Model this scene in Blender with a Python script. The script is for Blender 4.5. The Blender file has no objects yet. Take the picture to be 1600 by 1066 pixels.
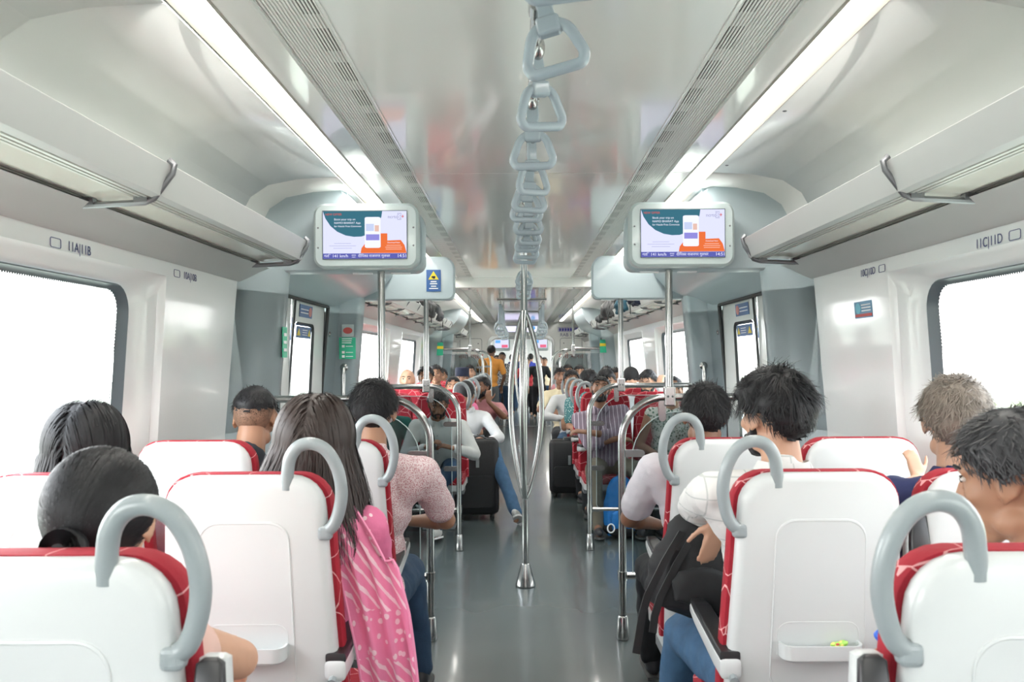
import bpy, bmesh, math, random
import numpy as np
from mathutils import Vector, Matrix, noise
random.seed(7)
R = math.radians
PI = math.pi
sc = bpy.context.scene
COL = sc.collection

# ------------------------------------------------------------------ camera, world, light, exposure
CAMX, CAMZ, F = -0.03, 1.45, 1315.0
VPX, VPY = 812.0, 563.0
cam_d = bpy.data.cameras.new('camera')
cam_d.sensor_width = 36.0
cam_d.lens = F / 1600.0 * 36.0
cam_d.shift_x = -(VPX - 800.0) / 1600.0
cam_d.shift_y = (VPY - 533.0) / 1600.0
cam_d.clip_start = 0.05
cam_d.clip_end = 900
cam_d.dof.use_dof = True
cam_d.dof.focus_distance = 5.6
cam_d.dof.aperture_fstop = 8.0
cam = bpy.data.objects.new('camera', cam_d)
COL.objects.link(cam)
cam.location = (CAMX, 0, CAMZ)
cam.rotation_euler = (R(90), R(0.3), 0)
sc.camera = cam
sc.view_settings.view_transform = 'Standard'
sc.view_settings.look = 'None'
sc.view_settings.gamma = 1.0
sc.view_settings.use_curve_mapping = False
sc.view_settings.exposure = EXPOSURE = 1.1
w = bpy.data.worlds.new('overcast_sky'); sc.world = w
w.use_nodes = True
wn, wl = w.node_tree.nodes, w.node_tree.links
bg = wn['Background']
tc = wn.new('ShaderNodeTexCoord'); sp = wn.new('ShaderNodeSeparateXYZ')
cr = wn.new('ShaderNodeValToRGB')
wl.new(tc.outputs['Generated'], sp.inputs[0]); wl.new(sp.outputs['Z'], cr.inputs[0])
cr.color_ramp.elements[0].position = 0.0; cr.color_ramp.elements[0].color = (0.98, 0.99, 0.97, 1)
cr.color_ramp.elements[1].position = 0.6; cr.color_ramp.elements[1].color = (0.86, 0.93, 1.0, 1)
wl.new(cr.outputs[0], bg.inputs[0])
# the hazy sun stands on the left of the train: that side of the sky is brighter
mr = wn.new('ShaderNodeMapRange'); mr.inputs['From Min'].default_value = -1; mr.inputs['From Max'].default_value = 1
mr.inputs['To Min'].default_value = 6.5; mr.inputs['To Max'].default_value = 2.6
wl.new(sp.outputs['X'], mr.inputs['Value']); wl.new(mr.outputs[0], bg.inputs[1])
LIGHT_STRENGTH = 15.0
SCREEN_K = 0.52
sc.cycles.max_bounces = 10
sc.cycles.diffuse_bounces = 6
sc.cycles.glossy_bounces = 4
sc.cycles.transparent_max_bounces = 16
sc.cycles.sample_clamp_indirect = 8.0

def P(px, py, D):
    """the point seen at pixel (px, py) of the 1600x1066 frame at depth D"""
    return Vector((CAMX + (px - VPX) * D / F, D, CAMZ + (VPY - py) * D / F))

# ------------------------------------------------------------------ materials
MATS = {}
def mat(name, col, rough=0.5, metal=0.0, coat=0.0, var=0.03, scale=6.0, bump=0.0, bscale=60.0, emis=None, estr=0.0, spec=0.5, sheen=0.0, alpha=None):
    if name in MATS: return MATS[name]
    m = bpy.data.materials.new(name); m.use_nodes = True
    n, l = m.node_tree.nodes, m.node_tree.links
    b = n['Principled BSDF']
    t = n.new('ShaderNodeTexCoord'); ns = n.new('ShaderNodeTexNoise'); ns.inputs['Scale'].default_value = scale
    l.new(t.outputs['Object'], ns.inputs['Vector'])
    mx = n.new('ShaderNodeMix'); mx.data_type = 'RGBA'
    mx.inputs[6].default_value = (*[max(0, c * (1 - var)) for c in col], 1)
    mx.inputs[7].default_value = (*[min(1, c * (1 + var)) for c in col], 1)
    l.new(ns.outputs[0], mx.inputs[0]); l.new(mx.outputs[2], b.inputs['Base Color'])
    b.inputs['Roughness'].default_value = rough; b.inputs['Metallic'].default_value = metal
    b.inputs['Coat Weight'].default_value = coat; b.inputs['Coat Roughness'].default_value = 0.06
    b.inputs['Specular IOR Level'].default_value = spec
    b.inputs['Sheen Weight'].default_value = sheen
    if bump:
        n2 = n.new('ShaderNodeTexNoise'); n2.inputs['Scale'].default_value = bscale
        l.new(t.outputs['Object'], n2.inputs['Vector'])
        bp = n.new('ShaderNodeBump'); bp.inputs['Strength'].default_value = bump; bp.inputs['Distance'].default_value = 0.01
        l.new(n2.outputs[0], bp.inputs['Height']); l.new(bp.outputs[0], b.inputs['Normal'])
    if emis:
        b.inputs['Emission Color'].default_value = (*emis, 1); b.inputs['Emission Strength'].default_value = estr
    MATS[name] = m
    return m

def pattern_mat(name, kind, c1, c2, scale=1.0, width=0.2, rough=0.8, axis='X', bump=0.25, extra=None):
    """fabric with a woven / printed pattern: stripes, checks, web (thin radiating lines), specks, bands, floral"""
    if name in MATS: return MATS[name]
    m = bpy.data.materials.new(name); m.use_nodes = True
    n, l = m.node_tree.nodes, m.node_tree.links
    b = n['Principled BSDF']; b.inputs['Roughness'].default_value = rough
    t = n.new('ShaderNodeTexCoord')
    def math_(op, a, bb=None):
        x = n.new('ShaderNodeMath'); x.operation = op
        for i, v in enumerate((a, bb)):
            if v is None: continue
            if isinstance(v, (int, float)): x.inputs[i].default_value = v
            else: l.new(v, x.inputs[i])
        return x.outputs[0]
    s = n.new('ShaderNodeSeparateXYZ'); l.new(t.outputs['Object'], s.inputs[0])
    def stripe(ax, sc_, wd):
        return math_('LESS_THAN', math_('FRACT', math_('MULTIPLY', s.outputs[ax], sc_)), wd)
    if kind == 'stripes': f = stripe(axis, scale, width)
    elif kind == 'checks':
        f = math_('MULTIPLY', math_('MAXIMUM', stripe('X', scale, width), stripe('Z', scale, width)), 1.0)
    elif kind == 'web':
        v = n.new('ShaderNodeTexVoronoi'); v.feature = 'DISTANCE_TO_EDGE'; v.inputs['Scale'].default_value = scale
        l.new(t.outputs['Object'], v.inputs['Vector']); f = math_('LESS_THAN', v.outputs['Distance'], width)
    elif kind == 'specks':
        v = n.new('ShaderNodeTexVoronoi'); v.inputs['Scale'].default_value = scale
        l.new(t.outputs['Object'], v.inputs['Vector']); f = math_('LESS_THAN', v.outputs['Distance'], width)
    else:  # bands: slanted bands, small dots and crossings, like a block-printed stole
        d = math_('FRACT', math_('MULTIPLY', math_('ADD', s.outputs['X'], math_('MULTIPLY', s.outputs['Z'], 0.75)), scale))
        ns = n.new('ShaderNodeTexNoise'); ns.inputs['Scale'].default_value = 30; l.new(t.outputs['Object'], ns.inputs['Vector'])
        d2 = math_('LESS_THAN', math_('ADD', d, math_('MULTIPLY', ns.outputs[0], 0.35)), width + 0.17)
        v = n.new('ShaderNodeTexVoronoi'); v.inputs['Scale'].default_value = 38; l.new(t.outputs['Object'], v.inputs['Vector'])
        dots = math_('LESS_THAN', v.outputs['Distance'], 0.3)
        zone = math_('GREATER_THAN', math_('FRACT', math_('MULTIPLY', s.outputs['Z'], 3.1)), 0.42)
        f = math_('ADD', math_('MULTIPLY', d2, zone), math_('MULTIPLY', dots, math_('SUBTRACT', 1.0, zone)))
    mx = n.new('ShaderNodeMix'); mx.data_type = 'RGBA'
    mx.inputs[6].default_value = (*c1, 1); mx.inputs[7].default_value = (*c2, 1)
    l.new(f, mx.inputs[0]); l.new(mx.outputs[2], b.inputs['Base Color'])
    ns = n.new('ShaderNodeTexNoise'); ns.inputs['Scale'].default_value = 90; l.new(t.outputs['Object'], ns.inputs['Vector'])
    bp = n.new('ShaderNodeBump'); bp.inputs['Strength'].default_value = bump; bp.inputs['Distance'].default_value = 0.004
    l.new(ns.outputs[0], bp.inputs['Height']); l.new(bp.outputs[0], b.inputs['Normal'])
    MATS[name] = m
    return m

def emit_mat(name, col, s):
    if name in MATS: return MATS[name]
    m = bpy.data.materials.new(name); m.use_nodes = True
    n, l = m.node_tree.nodes, m.node_tree.links
    n.remove(n['Principled BSDF'])
    e = n.new('ShaderNodeEmission'); e.inputs[0].default_value = (*col, 1); e.inputs[1].default_value = s if s > 5 else s * SCREEN_K
    l.new(e.outputs[0], n['Material Output'].inputs[0])
    MATS[name] = m
    return m

def glass_mat(name, tint=(1, 1, 1), rough=0.02, refl=0.08):
    if name in MATS: return MATS[name]
    m = bpy.data.materials.new(name); m.use_nodes = True
    n, l = m.node_tree.nodes, m.node_tree.links
    n.remove(n['Principled BSDF'])
    tr = n.new('ShaderNodeBsdfTransparent'); tr.inputs[0].default_value = (*tint, 1)
    gl = n.new('ShaderNodeBsdfGlossy'); gl.inputs['Roughness'].default_value = rough
    fr = n.new('ShaderNodeLayerWeight'); pw = n.new('ShaderNodeMath'); pw.operation = 'POWER'; pw.inputs[1].default_value = 4.0
    ad = n.new('ShaderNodeMath'); ad.operation = 'MULTIPLY_ADD'; ad.inputs[1].default_value = 0.8; ad.inputs[2].default_value = refl * .5
    mx = n.new('ShaderNodeMixShader')
    l.new(fr.outputs['Facing'], pw.inputs[0]); l.new(pw.outputs[0], ad.inputs[0])
    l.new(ad.outputs[0], mx.inputs[0]); l.new(tr.outputs[0], mx.inputs[1]); l.new(gl.outputs[0], mx.inputs[2])
    l.new(mx.outputs[0], n['Material Output'].inputs[0])
    MATS[name] = m
    return m

M_WALL = mat('white_wall_panel', (0.80, 0.815, 0.82), 0.28, coat=0.5, var=0.01, scale=2)
M_CEIL = mat('glossy_ceiling_panel', (0.84, 0.84, 0.815), 0.17, coat=0.7, var=0.02, scale=1.2)
M_SIDECEIL = mat('side_ceiling_panel', (0.78, 0.795, 0.785), 0.3, coat=0.35, var=0.02, scale=1.5)
M_GREY = mat('blue_grey_panel', (0.47, 0.545, 0.58), 0.34, coat=0.22, var=0.02, scale=2)
M_GREY2 = mat('pale_grey_housing', (0.50, 0.58, 0.585), 0.35, coat=0.2, var=0.02, scale=2)
M_FLOOR = mat('grey_green_vinyl', (0.088, 0.108, 0.110), 0.24, coat=0.15, var=0.12, scale=2.2)
M_STEEL = mat('brushed_steel', (0.46, 0.46, 0.455), 0.2, 1.0, var=0.05, scale=40)
M_DARKSTEEL = mat('dark_rack_metal', (0.23, 0.235, 0.25), 0.35, 0.7, var=0.05, scale=30)
M_ALU = mat('rack_aluminium', (0.62, 0.61, 0.58), 0.28, 0.6, var=0.04, scale=20)
M_LIP = mat('rack_lip_grey', (0.55, 0.56, 0.555), 0.4, 0.15, var=0.02)
M_PALE = mat('rack_pale_panel', (0.74, 0.74, 0.66), 0.18, coat=0.6, var=0.03)
M_BLACK = mat('black_rubber', (0.018, 0.02, 0.022), 0.5)
M_GASKET = mat('window_gasket', (0.085, 0.105, 0.12), 0.35)
M_SLOT = mat('vent_dark', (0.015, 0.016, 0.017), 0.8)
M_BLADE = mat('vent_blade', (0.80, 0.80, 0.78), 0.4)
M_SEAT = mat('white_seat_shell', (0.60, 0.62, 0.62), 0.3, coat=0.3, var=0.01)
M_RED = pattern_mat('red_seat_fabric', 'web', (0.33, 0.008, 0.022), (0.72, 0.36, 0.36), 9.0, 0.011)
M_LOOP = mat('grey_loop_plastic', (0.28, 0.315, 0.325), 0.32, coat=0.2)
M_RING = mat('blue_grey_strap_plastic', (0.34, 0.40, 0.45), 0.25, coat=0.5)
M_PAD = mat('black_armrest_pad', (0.02, 0.02, 0.022), 0.32)
M_DGREY = mat('seat_frame_grey', (0.2, 0.21, 0.22), 0.45)
M_GLASS = glass_mat('clear_window_glass')
M_ACRYL = glass_mat('partition_glass', (0.74, 0.77, 0.78))
M_BLUE = mat('sticker_blue', (0.02, 0.10, 0.32), 0.35)
M_GREEN = mat('sticker_green', (0.02, 0.42, 0.24), 0.4)
M_YEL = mat('sticker_yellow', (0.85, 0.66, 0.03), 0.4)
M_WHITE = mat('print_white', (0.85, 0.86, 0.87), 0.4)
M_INK = mat('print_ink', (0.05, 0.06, 0.2), 0.5)
M_SCRED = mat('print_red', (0.55, 0.08, 0.07), 0.5)

# ------------------------------------------------------------------ mesh helpers
class MB:
    def __init__(s): s.v, s.f, s.m = [], [], []
    def add(s, vs, fs, mi=0):
        o = len(s.v); s.v += [tuple(p) for p in vs]; s.f += [tuple(i + o for i in f) for f in fs]; s.m += [mi] * len(fs)
        return s
    def box(s, x0, x1, y0, y1, z0, z1, mi=0):
        v = [(x, y, z) for z in (z0, z1) for y in (y0, y1) for x in (x0, x1)]
        return s.add(v, [(0, 2, 3, 1), (4, 5, 7, 6), (0, 1, 5, 4), (2, 6, 7, 3), (0, 4, 6, 2), (1, 3, 7, 5)], mi)
    def rings(s, rs, cap0=True, cap1=True, closed=True, mi=0):
        n = len(rs[0]); o = []
        v = [p for r in rs for p in r]
        for i in range(len(rs) - 1):
            for j in range(n if closed else n - 1):
                a, b = i * n + j, i * n + (j + 1) % n
                o.append((a, b, b + n, a + n))
        if cap0: o.append(tuple(reversed(range(n))))
        if cap1: o.append(tuple(range((len(rs) - 1) * n, len(rs) * n)))
        return s.add(v, o, mi)
    def tube(s, pts, r, n=10, mi=0, squash=1.0, closed=False):
        pts = [Vector(p) for p in pts]; N = len(pts)
        rr = r if isinstance(r, (list, tuple)) else [r] * N
        rs = []; up = None
        for i, p in enumerate(pts):
            if closed: t = (pts[(i + 1) % N] - pts[i - 1])
            else: t = pts[min(i + 1, N - 1)] - pts[max(i - 1, 0)]
            if t.length < 1e-9: t = Vector((0, 0, 1))
            t.normalize()
            if up is None:
                up = Vector((0, 0, 1)) if abs(t.z) < 0.9 else Vector((0, 1, 0))
            a = t.cross(up)
            if a.length < 1e-6: a = t.cross(Vector((1, 0, 0)))
            a.normalize(); b = a.cross(t).normalized(); up = b
            rs.append([p + a * math.cos(2 * PI * k / n) * rr[i] * squash + b * math.sin(2 * PI * k / n) * rr[i] for k in range(n)])
        if closed: rs.append(rs[0]); return s.rings(rs, False, False, mi=mi)
        return s.rings(rs, mi=mi)
    def lathe(s, c, prof, n=20, mi=0):
        return s.rings([[(c[0] + r * math.cos(2 * PI * k / n), c[1] + r * math.sin(2 * PI * k / n), c[2] + z) for k in range(n)] for r, z in prof], mi=mi)
    def ell(s, c, r, rot=None, n=16, m=10, mi=0):
        rs = []
        for i in range(1, m):
            a = PI * i / m - PI / 2
            rs.append([(math.cos(a) * math.cos(2 * PI * k / n), math.cos(a) * math.sin(2 * PI * k / n), math.sin(a)) for k in range(n)])
        v = [q for ring in rs for q in ring] + [(0, 0, -1), (0, 0, 1)]
        fs = [(i * n + j, i * n + (j + 1) % n, (i + 1) * n + (j + 1) % n, (i + 1) * n + j) for i in range(m - 2) for j in range(n)]
        b, t = len(v) - 2, len(v) - 1
        fs += [(b, (j + 1) % n, j) for j in range(n)] + [(t, (m - 2) * n + j, (m - 2) * n + (j + 1) % n) for j in range(n)]
        M = rot if rot is not None else Matrix.Identity(3)
        c = Vector(c)
        return s.add([c + M @ Vector((q[0] * r[0], q[1] * r[1], q[2] * r[2])) for q in v], fs, mi)
    def cap(s, p0, p1, r0, r1, n=14, mi=0):
        """a tapered capsule"""
        p0, p1 = Vector(p0), Vector(p1); t = p1 - p0; L = t.length
        if L < 1e-6: return s.ell(p0, (r0,) * 3)
        t.normalize(); a = t.cross(Vector((0, 0, 1)) if abs(t.z) < 0.9 else Vector((1, 0, 0))).normalized(); b = t.cross(a)
        rs = []
        for q in (-75, -45, -20): rs.append((p0 + t * r0 * math.sin(R(q)), r0 * math.cos(R(q))))
        rs += [(p0, r0), (p1, r1)]
        for q in (20, 45, 75): rs.append((p1 + t * r1 * math.sin(R(q)), r1 * math.cos(R(q))))
        return s.rings([[c + (a * math.cos(2 * PI * k / n) + b * math.sin(2 * PI * k / n)) * rad for k in range(n)] for c, rad in rs], mi=mi)
    def poly(s, pts, ax, d0, d1, mi=0):
        """prism: 2-D outline swept along axis ax from d0 to d1; outline gives the two other axes in order"""
        def mk(p, d):
            return {0: (d, p[0], p[1]), 1: (p[0], d, p[1]), 2: (p[0], p[1], d)}[ax]
        return s.rings([[mk(p, d0) for p in pts], [mk(p, d1) for p in pts]], mi=mi)
    def build(s, name, mats, parent=None, smooth=40, loc=None, label=None):
        me = bpy.data.meshes.new(name); me.from_pydata(s.v, [], s.f)
        if not isinstance(mats, (list, tuple)): mats = [mats]
        for m_ in mats: me.materials.append(m_)
        if len(mats) > 1: me.polygons.foreach_set('material_index', s.m)
        bm = bmesh.new(); bm.from_mesh(me); bmesh.ops.recalc_face_normals(bm, faces=bm.faces); bm.to_mesh(me); bm.free()
        if smooth:
            me.polygons.foreach_set('use_smooth', [True] * len(me.polygons))
            me.set_sharp_from_angle(angle=R(smooth))
        o = bpy.data.objects.new(name, me); COL.objects.link(o)
        if parent: o.parent = parent
        if loc: o.location = loc
        if label: o['label'] = label
        return o

def rr(x0, x1, z0, z1, r, n=6):
    out = []
    rs = r if isinstance(r, (list, tuple)) else [r] * 4
    for cx, cz, a0, q in ((x1, z1, 0, rs[0]), (x0, z1, 90, rs[1]), (x0, z0, 180, rs[2]), (x1, z0, 270, rs[3])):
        sx = -1 if cx == x1 else 1; sz = -1 if cz == z1 else 1
        for k in range(n + 1):
            a = R(a0 + 90 * k / n)
            out.append((cx + sx * q + q * math.cos(a), cz + sz * q + q * math.sin(a)))
    return out
def thing(name, label, cat, loc=(0, 0, 0), rz=0, group=None):
    o = bpy.data.objects.new(name, None); COL.objects.link(o); o.empty_display_size = 0.1
    o.location = loc; o.rotation_euler = (0, 0, rz); o['label'] = label; o['category'] = cat
    if group: o['group'] = group
    return o
def tag(o, label, cat, group=None, kind=None):
    o['label'] = label; o['category'] = cat
    if group: o['group'] = group
    if kind: o['kind'] = kind
    return o
def struct(o, label=None):
    o['kind'] = 'structure'
    if label: o['label'] = label
    return o
def dup(root, loc, rz, label, group=None):
    r = root.copy(); COL.objects.link(r); r.location = loc; r.rotation_euler = (0, 0, rz); r['label'] = label
    if group: r['group'] = group
    for ch in list(root.children):
        c = ch.copy(); COL.objects.link(c); c.parent = r
        for g in list(ch.children):
            d = g.copy(); COL.objects.link(d); d.parent = c
    return r
def bev(o, wd, seg=2):
    m = o.modifiers.new('bevel', 'BEVEL'); m.width = wd; m.segments = seg; m.limit_method = 'ANGLE'; m.angle_limit = R(40)
    return o
def text(s, name, size, m, parent, loc, rot=(R(90), 0, 0), align='LEFT', ext=0.0003, sx=1.0):
    cu = bpy.data.curves.new(name, 'FONT'); cu.body = s; cu.size = size; cu.align_x = align; cu.align_y = 'CENTER'; cu.extrude = ext
    cu.materials.append(m)
    tmp = bpy.data.objects.new(name, cu); COL.objects.link(tmp)
    bpy.context.view_layer.update()
    me = bpy.data.meshes.new_from_object(tmp.evaluated_get(bpy.context.evaluated_depsgraph_get()))
    bpy.data.objects.remove(tmp)
    if not me.materials: me.materials.append(m)
    o = bpy.data.objects.new(name, me); COL.objects.link(o); o.parent = parent; o.location = loc; o.rotation_euler = rot; o.scale = (sx, 1, 1)
    return o
# ------------------------------------------------------------------ the shell of the train
YB, YE = -2.6, 18.5            # back and end of this carriage
def xw(z):                     # inside face of the side wall
    return 1.47 if z < 1.1 else 1.47 - (z - 1.1) * 0.085
WALLTOP = 1.846
WZ0, WZ1 = 0.80, 1.785
def wall(side, name, segs, y0, y1):
    s = -1 if side == 'left' else 1
    mb = MB()
    def quad(a0, a1, z0, z1):
        zs = [z0] + [z for z in (1.1,) if z0 < z < z1] + [z1]
        for i in range(len(zs) - 1):
            for d0, d1 in ((0, 0),):
                mb.add([(s * xw(zs[i]), a0, zs[i]), (s * xw(zs[i]), a1, zs[i]), (s * xw(zs[i + 1]), a1, zs[i + 1]), (s * xw(zs[i + 1]), a0, zs[i + 1])], [(0, 1, 2, 3)])
    y = y0
    for (a, b, z0, z1) in sorted(segs):
        quad(y, a, 0, WALLTOP)
        if z0 > 0: quad(a, b, 0, z0)
        quad(a, b, z1, WALLTOP)
        y = b
    quad(y, y1, 0, WALLTOP)
    o = mb.build(name, M_WALL, smooth=0)
    so = o.modifiers.new('thick', 'SOLIDIFY'); so.thickness = 0.02; so.offset = 0
    return struct(o, 'white glossy side wall panels with window openings, %s side' % side)
NEARW = [(-1.3, 0.72), (0.98, 3.27)]
FARW = [(6.98, 8.95), (9.85, 11.75)]
NEXTW = [(21.0, 23.0), (24.0, 26.0), (27.5, 30.0)]
DOORS = [(4.62, 6.04), (13.35, 14.85)]
DZ = 1.975
for side in ('left', 'right'):
    segs = [(a, b, WZ0, WZ1) for a, b in NEARW + FARW] + [(a, b, 0, 1.84) for a, b in DOORS]
    wall(side, 'wall_' + side, segs, YB, YE)
    struct(wall(side, 'wall_%s_next_carriage' % side, [(a, b, WZ0, WZ1) for a, b in NEXTW], 19.5, 32))

def xz_ring(s, pts, dx):
    return [(s * (xw(z) + dx), y, z) for y, z in pts]
wi = 0
for side in ('left', 'right'):
    s = -1 if side == 'left' else 1
    for (a, b) in NEARW + FARW + NEXTW:
        wi += 1
        big = (b - a) > 1.95
        iy, top, bot = (0.17 if b < 5 else 0.08), 0.055, 0.09
        t = bpy.data.objects.new('window_%d' % wi, None); COL.objects.link(t)
        struct(t, 'fixed carriage window in the %s wall' % side)
        f = MB()
        f.rings([xz_ring(s, rr(a, b, WZ0, WZ1, 0.012), -0.012), xz_ring(s, rr(a + .015, b - .015, WZ0 + .01, WZ1 - .01, 0.06), 0.012),
                 xz_ring(s, rr(a + iy * .55, b - iy * .55, WZ0 + bot * .6, WZ1 - top * .5, 0.10), 0.02),
                 xz_ring(s, rr(a + iy, b - iy, WZ0 + bot, WZ1 - top, 0.11), 0.05)], False, False)
        f.build('window_frame', M_WALL, t)
        g = MB()
        g.rings([xz_ring(s, rr(a + iy, b - iy, WZ0 + bot, WZ1 - top, 0.11), 0.044), xz_ring(s, rr(a + iy + .012, b - iy - .012, WZ0 + bot + .005, WZ1 - top - .005, 0.10), 0.04),
                 xz_ring(s, rr(a + iy + .035, b - iy - .035, WZ0 + bot + .012, WZ1 - top - .012, 0.085), 0.062),
                 xz_ring(s, rr(a + iy + .045, b - iy - .045, WZ0 + bot + .02, WZ1 - top - .02, 0.08), 0.068)], False, False)
        g.build('gasket', M_GASKET, t)
        if a > 0 and b < 12:      # fine serrated frit just inside the rubber
            fr = MB(); pr = rr(a + iy + .045, b - iy - .045, WZ0 + bot + .02, WZ1 - top - .02, 0.08, 4)
            loop = [(Vector((y, z))) for y, z in pr]; L = len(loop)
            for i in range(L):
                p, q = loop[i], loop[(i + 1) % L]; d = (q - p).length; k = max(1, int(d / .012)); dr = (q - p) / k
                nn = Vector((-(q - p).y, (q - p).x)).normalized() * 0.009
                for j in range(k):
                    u, v_ = p + dr * j, p + dr * (j + 1)
                    tri = [(u.x, u.y), (v_.x, v_.y), ((u.x + v_.x) / 2 + nn.x, (u.y + v_.y) / 2 + nn.y)]
                    fr.add([(s * (xw(z) + .066), y, z) for y, z in tri], [(0, 1, 2)])
            fr.build('serrated_edge', M_BLACK, t, smooth=0)
        p = MB(); p.rings([xz_ring(s, rr(a + iy + .04, b - iy - .04, WZ0 + bot + .015, WZ1 - top - .015, 0.08), 0.070)], True, False)
        p.build('glass', M_GLASS, t)

# floor
struct(MB().box(-1.5, 1.5, YB, YE, -0.05, 0).build('floor', M_FLOOR, smooth=0), 'grey-green glossy vinyl floor')
struct(MB().box(-.75, .75, YE, 19.5, -0.05, 0.0).build('floor_gangway', M_FLOOR, smooth=0))
struct(MB().box(-1.5, 1.5, 19.5, 32, -0.05, 0.0).build('floor_next_carriage', M_FLOOR, smooth=0))
struct(bev(MB().box(-.72, .72, YE - .06, YE + .03, 0.0, 0.008).build('trim_1', M_STEEL, smooth=0), .003), 'steel threshold strip at the gangway')

# ceiling: glossy centre panel, side panels, cove band
VI, VO, LI, LO = 0.53, 0.70, 0.795, 0.905      # vent inner/outer, lamp housing inner/outer
def ceil_h(y): return 2.35 if y < 9.2 else 2.27
def ceil_seg(y0, y1, h, tag_, first):
    mb = MB(); mb.box(-VI, VI, y0, y1, h, h + .03)
    o = mb.build('ceiling' if first else 'ceiling_centre_' + tag_, M_CEIL, smooth=0); struct(o, 'glossy white centre ceiling panel')
    for s in (-1, 1):
        sd = 'left' if s < 0 else 'right'
        m2 = MB(); m2.box(min(s * VO, s * LI), max(s * VO, s * LI), y0, y1, h, h + .03)
        struct(m2.build('ceiling_strip_%s_%s' % (sd, tag_), M_CEIL, smooth=0))
        pr = [(LO, h), (1.10, h - .012), (1.24, h - .04), (1.33, h - .10), (1.385, h - .20), (1.40, 2.02), (1.42, 1.90)]
        m3 = MB(); m3.rings([[(s * x, y, z) for x, z in pr] for y in (y0, y1)], False, False, closed=False)
        o3 = m3.build('ceiling_side_%s_%s' % (sd, tag_), M_SIDECEIL, smooth=60); struct(o3)
        so = o3.modifiers.new('t', 'SOLIDIFY'); so.thickness = .012; so.offset = 1 if s > 0 else -1
ceil_seg(YB, 2.08, 2.35, 'rear', True)
ceil_seg(2.086, 4.05, 2.35, 'middle', False)
ceil_seg(4.056, 9.2, 2.35, 'vestibule', False)
ceil_seg(9.45, YE, 2.27, 'far', False)
ceil_seg(19.5, 32, 2.27, 'next_carriage', False)
struct(bev(MB().box(-1.40, 1.40, 9.19, 9.46, 2.245, 2.44).build('ceiling_beam', M_CEIL, smooth=0), .012), 'white cross beam under the ceiling')
# roof above so that no sky leaks in
struct(MB().box(-1.6, 1.6, YB, 32, 2.47, 2.5).box(-1.6, -1.43, YB, 32, 1.84, 2.5).box(1.43, 1.6, YB, 32, 1.84, 2.5).build('roof', M_DGREY, smooth=0))
struct(MB().box(-1.6, 1.6, YB - .05, YB, -0.05, 2.5).build('wall_back', M_WALL, smooth=0))
struct(MB().box(-1.6, 1.6, 32, 32.05, -0.05, 2.5).build('wall_next_carriage_end', M_WALL, smooth=0))
# closing boards between far ceiling and roof over the ends
for s in (-1, 1):
    sd = 'left' if s < 0 else 'right'
    for k, (y0, y1) in enumerate(((YB, 4.34), (6.5, 13.05), (15.2, YE))):
        pr = [(1.392, 1.838), (1.408, 1.845), (1.41, 1.90), (1.405, 1.93), (1.30, 1.925), (1.335, 1.90), (1.37, 1.86)]
        struct(MB().poly([(s * x, z) for x, z in pr], 1, y0, y1).build('trim_cove_%s' % sd, M_LIP, smooth=60), 'grey cove between window wall and luggage rack')

def vent_mat(s, W, off):
    m = bpy.data.materials.new('vent_plate'); m.use_nodes = True
    n, l = m.node_tree.nodes, m.node_tree.links; b = n['Principled BSDF']; b.inputs['Roughness'].default_value = .5
    t = n.new('ShaderNodeTexCoord'); sx = n.new('ShaderNodeSeparateXYZ'); l.new(t.outputs['Object'], sx.inputs[0])
    def M_(op, a, bb):
        x = n.new('ShaderNodeMath'); x.operation = op
        for i, v in enumerate((a, bb)):
            if isinstance(v, (int, float)): x.inputs[i].default_value = v
            else: l.new(v, x.inputs[i])
        return x.outputs[0]
    fy = M_('LESS_THAN', M_('FRACT', M_('DIVIDE', M_('SUBTRACT', sx.outputs['Y'], off), .265), 0), .64)
    xx = M_('MULTIPLY', sx.outputs['X'], -s)
    fx = M_('MULTIPLY', M_('GREATER_THAN', xx, W - .072), M_('LESS_THAN', xx, W - .012))
    mx = n.new('ShaderNodeMix'); mx.data_type = 'RGBA'; mx.inputs[6].default_value = (.8, .8, .78, 1); mx.inputs[7].default_value = (.012, .013, .014, 1)
    l.new(M_('MULTIPLY', fx, fy), mx.inputs[0]); l.new(mx.outputs[2], b.inputs['Base Color'])
    return m
# air vents (long louvred grilles with dark slots)
def vent(s, y0, y1, h, label):
    t = thing('ceiling_vent', label, 'air vent', (s * (VI + VO) / 2, y0, h), 0, 'long ceiling air grilles')
    L = y1 - y0; W = (VO - VI) / 2
    b = MB(); b.box(-W, W, 0, L, .016, .022)
    b.build('backing_plate', vent_mat(s, W, 0.12 - ((y0 - 1.93) % .265)), t, smooth=0)
    bl = MB(); n = 17
    for i in range(n):
        x = -W + .006 + (2 * W - .012) * i / (n - 1)
        bl.box(x - .0026, x + .0026, 0, L, 0.010, .0135)
    bl.build('blades', M_BLADE, t, smooth=0)
    fr = MB(); fr.box(-W - .004, -W + .004, 0, L, -.004, .03); fr.box(W - .004, W + .004, 0, L, -.004, .03)
    fr.build('frame', M_CEIL, t, smooth=0)
    return t
LAMP = emit_mat('lamp_diffuser', (1.0, 0.965, 0.90), LIGHT_STRENGTH)
def lamp(s, y0, y1, h, label):
    t = thing('ceiling_light', label, 'ceiling light', (s * (LI + LO) / 2, y0, h), 0, 'long ceiling light strips')
    L = y1 - y0; W = (LO - LI) / 2
    hs = MB()
    pr = [(-W, .03), (-W, -.002), (-W + .006, -.006), (-.026, .012), (.026, .012), (W - .006, -.006), (W, -.002), (W, .03)]
    hs.poly(pr, 1, 0, L); hs.build('housing', mat('lamp_housing', (0.40, 0.385, 0.335), 0.4), t, smooth=0)
    d = MB(); d.box(-.024, .024, .01, L - .01, .004, .0115); d.build('diffuser', LAMP, t, smooth=0)
    return t
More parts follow.
